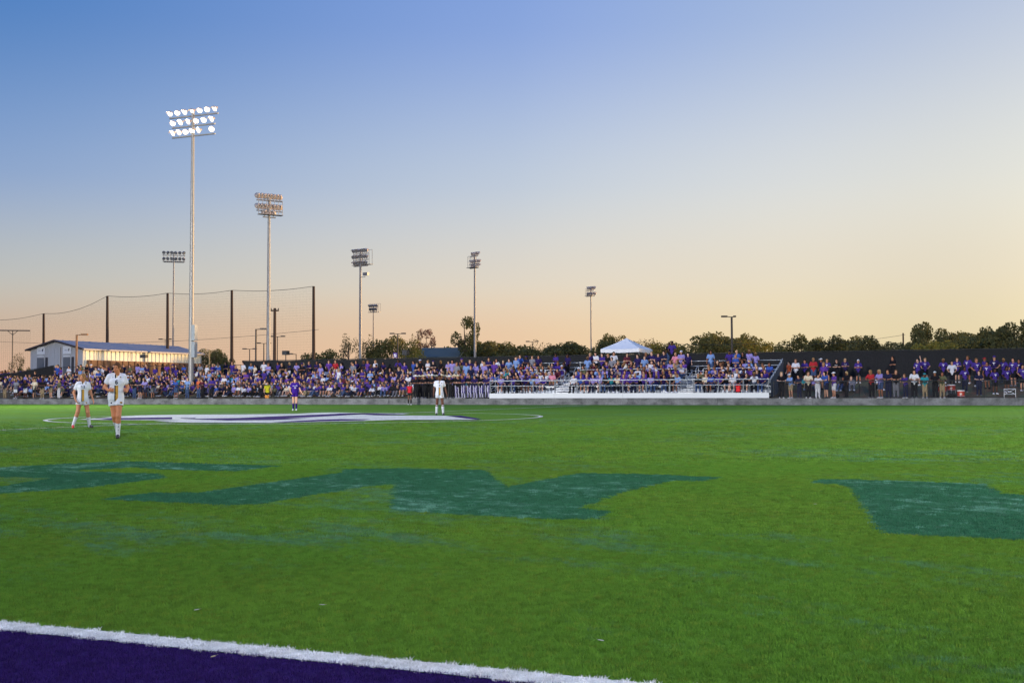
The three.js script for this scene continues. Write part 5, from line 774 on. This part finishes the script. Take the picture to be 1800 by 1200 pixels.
{ // number 13, legs apart, looking to her right
  const P = standPose({ pelvis: [0, 0.90, 0], chest: [0.005, 1.20, 0.0], neck: [0.0, 1.385, 0.0], head: [-0.01, 1.505, 0.03], shY: 1.33, sh: 0.156 });
  Object.assign(P.L, { hip: [0.09, 0.87, 0], knee: [0.16, 0.48, 0.03], ankle: [0.215, 0.09, -0.05], toe: [0.31, 0.035, 0.06], el: [0.245, 1.08, -0.04], wr: [0.315, 0.85, 0.06], hand: [0.345, 0.77, 0.09] });
  Object.assign(P.R, { hip: [-0.09, 0.87, 0], knee: [-0.145, 0.49, 0.07], ankle: [-0.285, 0.10, 0.03], toe: [-0.285, 0.035, 0.20], el: [-0.275, 1.07, -0.03], wr: [-0.225, 0.85, 0.10], hand: [-0.19, 0.78, 0.14] });
  const p = onGround(144, 752.5);
  figure(P, { label: 'player in white kit number 13, one red shoe, looking to the left', group: 'soccer players', pos: [p.x, 0, p.z], turn: faceCam(p), scale: sized(p, 657, 752.5, 1.625), skin: col(190, 130, 96), hair: col(148, 112, 74), look: -0.75, nod: 0.06, shirtMap: kitMap('13'), shortsMap, sockMap, shoe: [BLACK, [0.62, 0.03, 0.02]], hem: 0.81, thick: 1.08, tail: [{ a: [0, 0.03, -0.10], b: [0.03, -0.05, -0.16], ra: 0.03, rb: 0.034 }, { a: [0.03, -0.05, -0.16], b: [0.05, -0.15, -0.17], ra: 0.034, rb: 0.014 }] });
}
{ // number 6, walking towards the camera with both forearms raised
  const P = standPose({ pelvis: [-0.01, 0.925, 0], chest: [0.015, 1.225, 0.02], neck: [0.02, 1.41, 0.02], head: [0.01, 1.53, 0.05], shY: 1.36, sh: 0.158 });
  Object.assign(P.L, { hip: [0.075, 0.90, 0.02], knee: [0.055, 0.49, 0.12], ankle: [0.045, 0.085, 0.03], toe: [0.04, 0.036, 0.19], el: [0.255, 1.11, -0.08], wr: [0.235, 1.02, 0.14], hand: [0.225, 1.05, 0.22], palm: [-1, 0, 0] });
  Object.assign(P.R, { hip: [-0.09, 0.90, -0.02], knee: [-0.045, 0.50, 0.0], ankle: [0.03, 0.17, -0.24], toe: [0.03, 0.06, -0.14], el: [-0.27, 1.12, -0.02], wr: [-0.17, 1.05, 0.19], hand: [-0.09, 1.055, 0.22], palm: [0, 0.2, -1] });
  const p = onGround(203, 771);
  figure(P, { label: 'player in white kit number 6 walking forward with forearms raised', group: 'soccer players', pos: [p.x, 0, p.z], turn: faceCam(p, -0.03), scale: sized(p, 638, 771, 1.648), skin: col(192, 126, 90), hair: col(92, 64, 44), look: -0.5, nod: 0.04, curl: 0.9, shirtMap: kitMap('6'), shortsMap, sockMap, shoe: [BLACK, BLACK], hem: 0.83, thick: 1.06, tail: [{ a: [0.02, 0.02, -0.10], b: [0.05, -0.05, -0.13], ra: 0.036, rb: 0.04 }, { a: [0.05, -0.05, -0.13], b: [0.06, -0.13, -0.10], ra: 0.038, rb: 0.02 }] });
}
{ // player standing on the centre logo
  const P = arms(standPose({ pelvis: [0, 0.92, 0], sh: 0.17 }), [0.26, 1.11, -0.03], [0.33, 0.88, 0.05], [0.36, 0.80, 0.08], [0.25, 1.10, -0.03], [0.275, 0.86, 0.05], [0.28, 0.78, 0.08]);
  Object.assign(P.L, { knee: [0.14, 0.49, 0.03], ankle: [0.165, 0.08, 0], toe: [0.20, 0.035, 0.14] }); Object.assign(P.R, { knee: [-0.115, 0.49, 0.03], ankle: [-0.14, 0.08, 0], toe: [-0.15, 0.035, 0.15] });
  const p = onGround(772.5, 729.5);
  figure(P, { label: 'player in white kit standing with arms down on the centre logo', group: 'soccer players', pos: [p.x, 0, p.z], turn: faceCam(p), scale: sized(p, 659, 729.5, 1.675), skin: col(96, 60, 44), hair: col(28, 22, 22), look: -0.2, shirtMap: kitMap('7'), shortsMap, sockMap, shoe: [BLACK, BLACK], hem: 0.83, fine: 0.016, tail: [{ a: [0, 0.03, -0.07], e: [0.06, 0.06, 0.06] }] });
}
{ // purple side
  const P = arms(standPose({}), [0.26, 1.12, -0.02], [0.37, 0.93, 0.07], [0.44, 0.87, 0.10], [0.28, 1.12, -0.04], [0.24, 0.93, 0.08], [0.20, 0.87, 0.12]);
  Object.assign(P.L, { knee: [0.085, 0.49, 0.05], ankle: [0.075, 0.08, 0.03] }); P.L.toe = [0.08, 0.035, 0.18]; Object.assign(P.R, { knee: [-0.085, 0.49, 0.0], ankle: [-0.085, 0.08, -0.05] }); P.R.toe = [-0.12, 0.035, 0.08];
  const p = onGround(518, 721.5);
  figure(P, { label: 'player in purple kit with white number and white shoes beyond the logo', group: 'soccer players', pos: [p.x, 0, p.z], turn: faceCam(p), scale: sized(p, 664.5, 721.5, 1.675), skin: col(220, 168, 138), hair: col(130, 92, 66), shirtMap: purpleMap, shorts: S(56, 24, 128), sock: S(44, 20, 100), shoe: [[0.75, 0.77, 0.8], [0.75, 0.77, 0.8]], hem: 0.86, fine: 0.017 });
}
{ // assistant referee with the flag lowered
  const P = arms(standPose({}), [0.25, 1.12, -0.04], [0.31, 0.92, 0.06], [0.34, 0.85, 0.1], [0.25, 1.11, -0.03], [0.26, 0.87, 0.06], [0.25, 0.79, 0.09]);
  const p = onGround(469.5, 710.6), s = sized(p, 671, 710.6, 1.675);
  figure(P, { label: 'assistant referee in yellow shirt and black shorts on the far touchline', group: 'match officials', pos: [p.x, 0, p.z], turn: faceCam(p), scale: s, skin: col(212, 160, 132), hair: col(70, 50, 40), shirt: S(206, 200, 44), shorts: S(20, 20, 24), sock: S(18, 18, 22), shoe: [BLACK, BLACK], hem: 0.86, fine: 0.02 });
  const f = thing('referee_flag', 'orange and yellow flag held down before the referee in yellow', 'flag', undefined, [p.x, 0, p.z], faceCam(p)); f.scale.setScalar(s);
  part(f, 'stick', rod([-0.25, 0.80, 0.12], [-0.08, 0.36, 0.18], 0.008), blackMetal);
  const g = new THREE.PlaneGeometry(0.30, 0.40, 8, 8), q = g.attributes.position; for (let i = 0; i < q.count; i++) q.setZ(i, 0.025 * Math.sin(q.getX(i) * 24 + q.getY(i) * 8)); g.computeVertexNormals();
  part(f, 'cloth', g.clone().translate(-0.03, 0.47, 0.19), mat(S(232, 150, 60), 0.8, { side: THREE.DoubleSide })); part(f, 'corner_patch', new THREE.PlaneGeometry(0.12, 0.16).translate(0.03, 0.40, 0.222), mat(S(240, 214, 130), 0.8, { side: THREE.DoubleSide }));
}
{ // ball crew in red bibs
  let p = onGround(720, 711.4);
  figure(arms(standPose(), [0.25, 1.12, -0.04], [0.25, 0.95, 0.10], [0.2, 0.9, 0.14]), { label: 'ball crew person in red bib and dark shorts at the wall left of the hats', group: 'ball crew', pos: [p.x, 0, p.z], turn: faceCam(p), scale: sized(p, 673, 711.4, 1.675), skin: col(120, 84, 66), hair: col(26, 22, 22), shirt: S(206, 44, 58), shorts: S(50, 46, 50), sock: S(30, 28, 30), shoe: [[0.6, 0.6, 0.62], [0.6, 0.6, 0.62]], sleeve: 0.15, fine: 0.02 });
  const Q = standPose(); arms(Q, [0.25, 1.14, 0.02], [0.14, 1.05, 0.20], [0.06, 1.05, 0.22]); Q.R.ankle = [-0.26, 0.08, -0.05]; Q.R.knee = [-0.17, 0.49, 0]; Q.R.toe = [-0.30, 0.035, 0.06];
  p = onGround(1298.5, 711.6);
  figure(Q, { label: 'ball crew person in red bib before the white bleacher front', group: 'ball crew', pos: [p.x, 0, p.z], turn: faceCam(p, Math.PI - 0.5), scale: sized(p, 669, 711.6, 1.675), skin: col(112, 76, 58), hair: col(24, 22, 22), shirt: S(222, 50, 56), shorts: S(34, 30, 40), sock: S(26, 24, 26), shoe: [BLACK, BLACK], sleeve: 0.15, fine: 0.02 });
  const t = thing('towel', 'white towel hanging at the waist of the right ball crew person', 'towel', undefined, [p.x, 0, p.z], faceCam(p)); const s = sized(p, 669, 711.6, 1.675); part(t, 'cloth', box(-0.16 * s, 0.03 * s, 0.66 * s, 0.82 * s, 0.14 * s, 0.165 * s), mat(S(226, 214, 226), 0.9)); part(t, 'stripe', box(-0.162 * s, 0.032 * s, 0.70 * s, 0.715 * s, 0.138 * s, 0.168 * s), mat(S(60, 44, 60), 0.9));
}
// ------------------------------------------------------------------ band gear and small things behind the right fence
const drum = (label, px, py, v, r, h) => { const c = onV(px, py, v), o = thing('drum', label, 'drum', 'red drums of the band', [c.x, c.y - h / 2, -v]); part(o, 'shell', new THREE.CylinderGeometry(r, r * 0.97, h, 24, 1, true).translate(0, h / 2, 0), mat(S(196, 62, 42), 0.45, { side: THREE.DoubleSide })); part(o, 'drumhead', new THREE.CylinderGeometry(r * 1.02, r * 1.02, 0.07, 24).translate(0, h + 0.02, 0), mat(S(228, 226, 226), 0.6)); part(o, 'hoop', new THREE.TorusGeometry(r * 0.99, 0.015, 6, 24).rotateX(Math.PI / 2).translate(0, 0.03, 0), galv); part(o, 'emblem', box(-0.07, 0.07, h * 0.3, h * 0.62, r * 0.96, r + 0.012), mat(S(232, 206, 190), 0.7)); for (let i = 0; i < 3; i++) part(o, 'leg', rod([Math.cos(i * 2.1 + 1.6) * r * 1.03, h * 0.5, Math.sin(i * 2.1 + 1.6) * r * 1.03], [Math.cos(i * 2.1 + 1.6) * r * 1.2, -c.y + h / 2 + bermY(v), Math.sin(i * 2.1 + 1.6) * r * 1.2], 0.012), galv); };
drum('left red drum with white head behind the fence', 1656.5, 683.5, 77.4, 0.27, 0.36); drum('middle red drum with white head behind the fence', 1673, 681.5, 77.6, 0.24, 0.30); drum('right red drum standing lowest behind the fence', 1690, 692, 76.8, 0.22, 0.34);
{
  const c = onV(1776, 692, 76.6), o = thing('folding_frame', 'white metal folding frame behind the fence at the right', 'frame', undefined, [c.x, WTOP, -76.7]), m = mat([0.62, 0.63, 0.65], 0.4, { metal: 0.4 });
  for (const x of [-0.32, 0.32]) for (const z of [-0.2, 0.2]) part(o, 'leg', rod([x, 0, z], [x, 0.56, z], 0.018), m);
  for (const y of [0.54, 0.22]) for (const z of [-0.2, 0.2]) part(o, 'bar', rod([-0.32, y, z], [0.32, y, z], 0.018), m);
  part(o, 'brace', rod([-0.32, 0.22, 0.2], [0.32, 0.54, 0.2], 0.014), m); part(o, 'brace', rod([0.32, 0.22, 0.2], [-0.32, 0.54, 0.2], 0.014), m);
  const t = onV(1511, 690, 76.6), k = thing('camera_tripod', 'black tripod standing behind the fence left of the red shirt', 'tripod', undefined, [t.x, WTOP, -76.7]); for (let i = 0; i < 3; i++) part(k, 'leg', rod([0, 0.85, 0], [Math.cos(i * 2.1 + 0.4) * 0.55, 0, Math.sin(i * 2.1 + 0.4) * 0.4], 0.018), blackMetal); part(k, 'column', rod([0, 0.8, 0], [0, 1.35, 0], 0.02), blackMetal); part(k, 'head', box(-0.06, 0.06, 1.35, 1.45, -0.08, 0.08), blackMetal);
  for (const [px, w, lab] of [[1470, 0.45, 'black bag on the ground behind the fence under the white shorts'], [1674, 0.5, 'black bag on the ground under the middle drum'], [298, 0.6, 'black bag on the bank left of the floodlight pole']]) { const q = onV(px, 697, 76.5), b = thing('bag', lab, 'bag', undefined, [q.x, WTOP, -76.5]); part(b, 'body', new THREE.SphereGeometry(1, 16, 10).scale(w / 2, 0.15, 0.16).translate(0, 0.14, 0), cloth([0.014, 0.014, 0.016])); part(b, 'handle', new THREE.TorusGeometry(0.08, 0.012, 6, 14, Math.PI).translate(0, 0.27, 0), blackMetal); }
  const q = onV(27, 687, 75.64), s = thing('fence_sign', 'small white notice wired to the fence at the far left', 'sign', undefined, [q.x, q.y, -75.6]); part(s, 'board', new THREE.BoxGeometry(0.36, 0.26, 0.012), mat([0.62, 0.64, 0.68], 0.6)); for (const y of [0.05, -0.02, -0.08]) part(s, 'text_line', new THREE.BoxGeometry(0.26, 0.02, 0.003).translate(0, y, 0.009), mat([0.25, 0.27, 0.34], 0.6));
}
// litter on the turf
[[968, 840], [345, 1080], [134, 917], [1434, 890], [990, 735], [566, 1071], [374, 1164], [1057, 1135]].forEach(([px, py], i) => { const p = onGround(px, py), o = thing('fallen_leaf', `small pale leaf lying on the turf, ${ORD[i]} of the scattered few`, 'leaf', 'scraps scattered on the turf', [p.x, 0.022, p.z], i * 1.3); const sh = new THREE.Shape(); sh.moveTo(-0.014, 0); sh.quadraticCurveTo(0, 0.011, 0.016, 0.001); sh.quadraticCurveTo(0, -0.01, -0.014, 0); const g = new THREE.ExtrudeGeometry(sh, { depth: 0.002, bevelEnabled: false }).rotateX(-Math.PI / 2); part(o, 'blade', g, mat(i % 2 ? [0.40, 0.40, 0.36] : [0.30, 0.26, 0.16], 0.8)); part(o, 'stem', rod([0.015, 0.001, 0], [0.024, 0.003, 0.002], 0.001, 0.001, 4), mat([0.3, 0.25, 0.15], 0.8)); });
renderer.render(scene, camera);
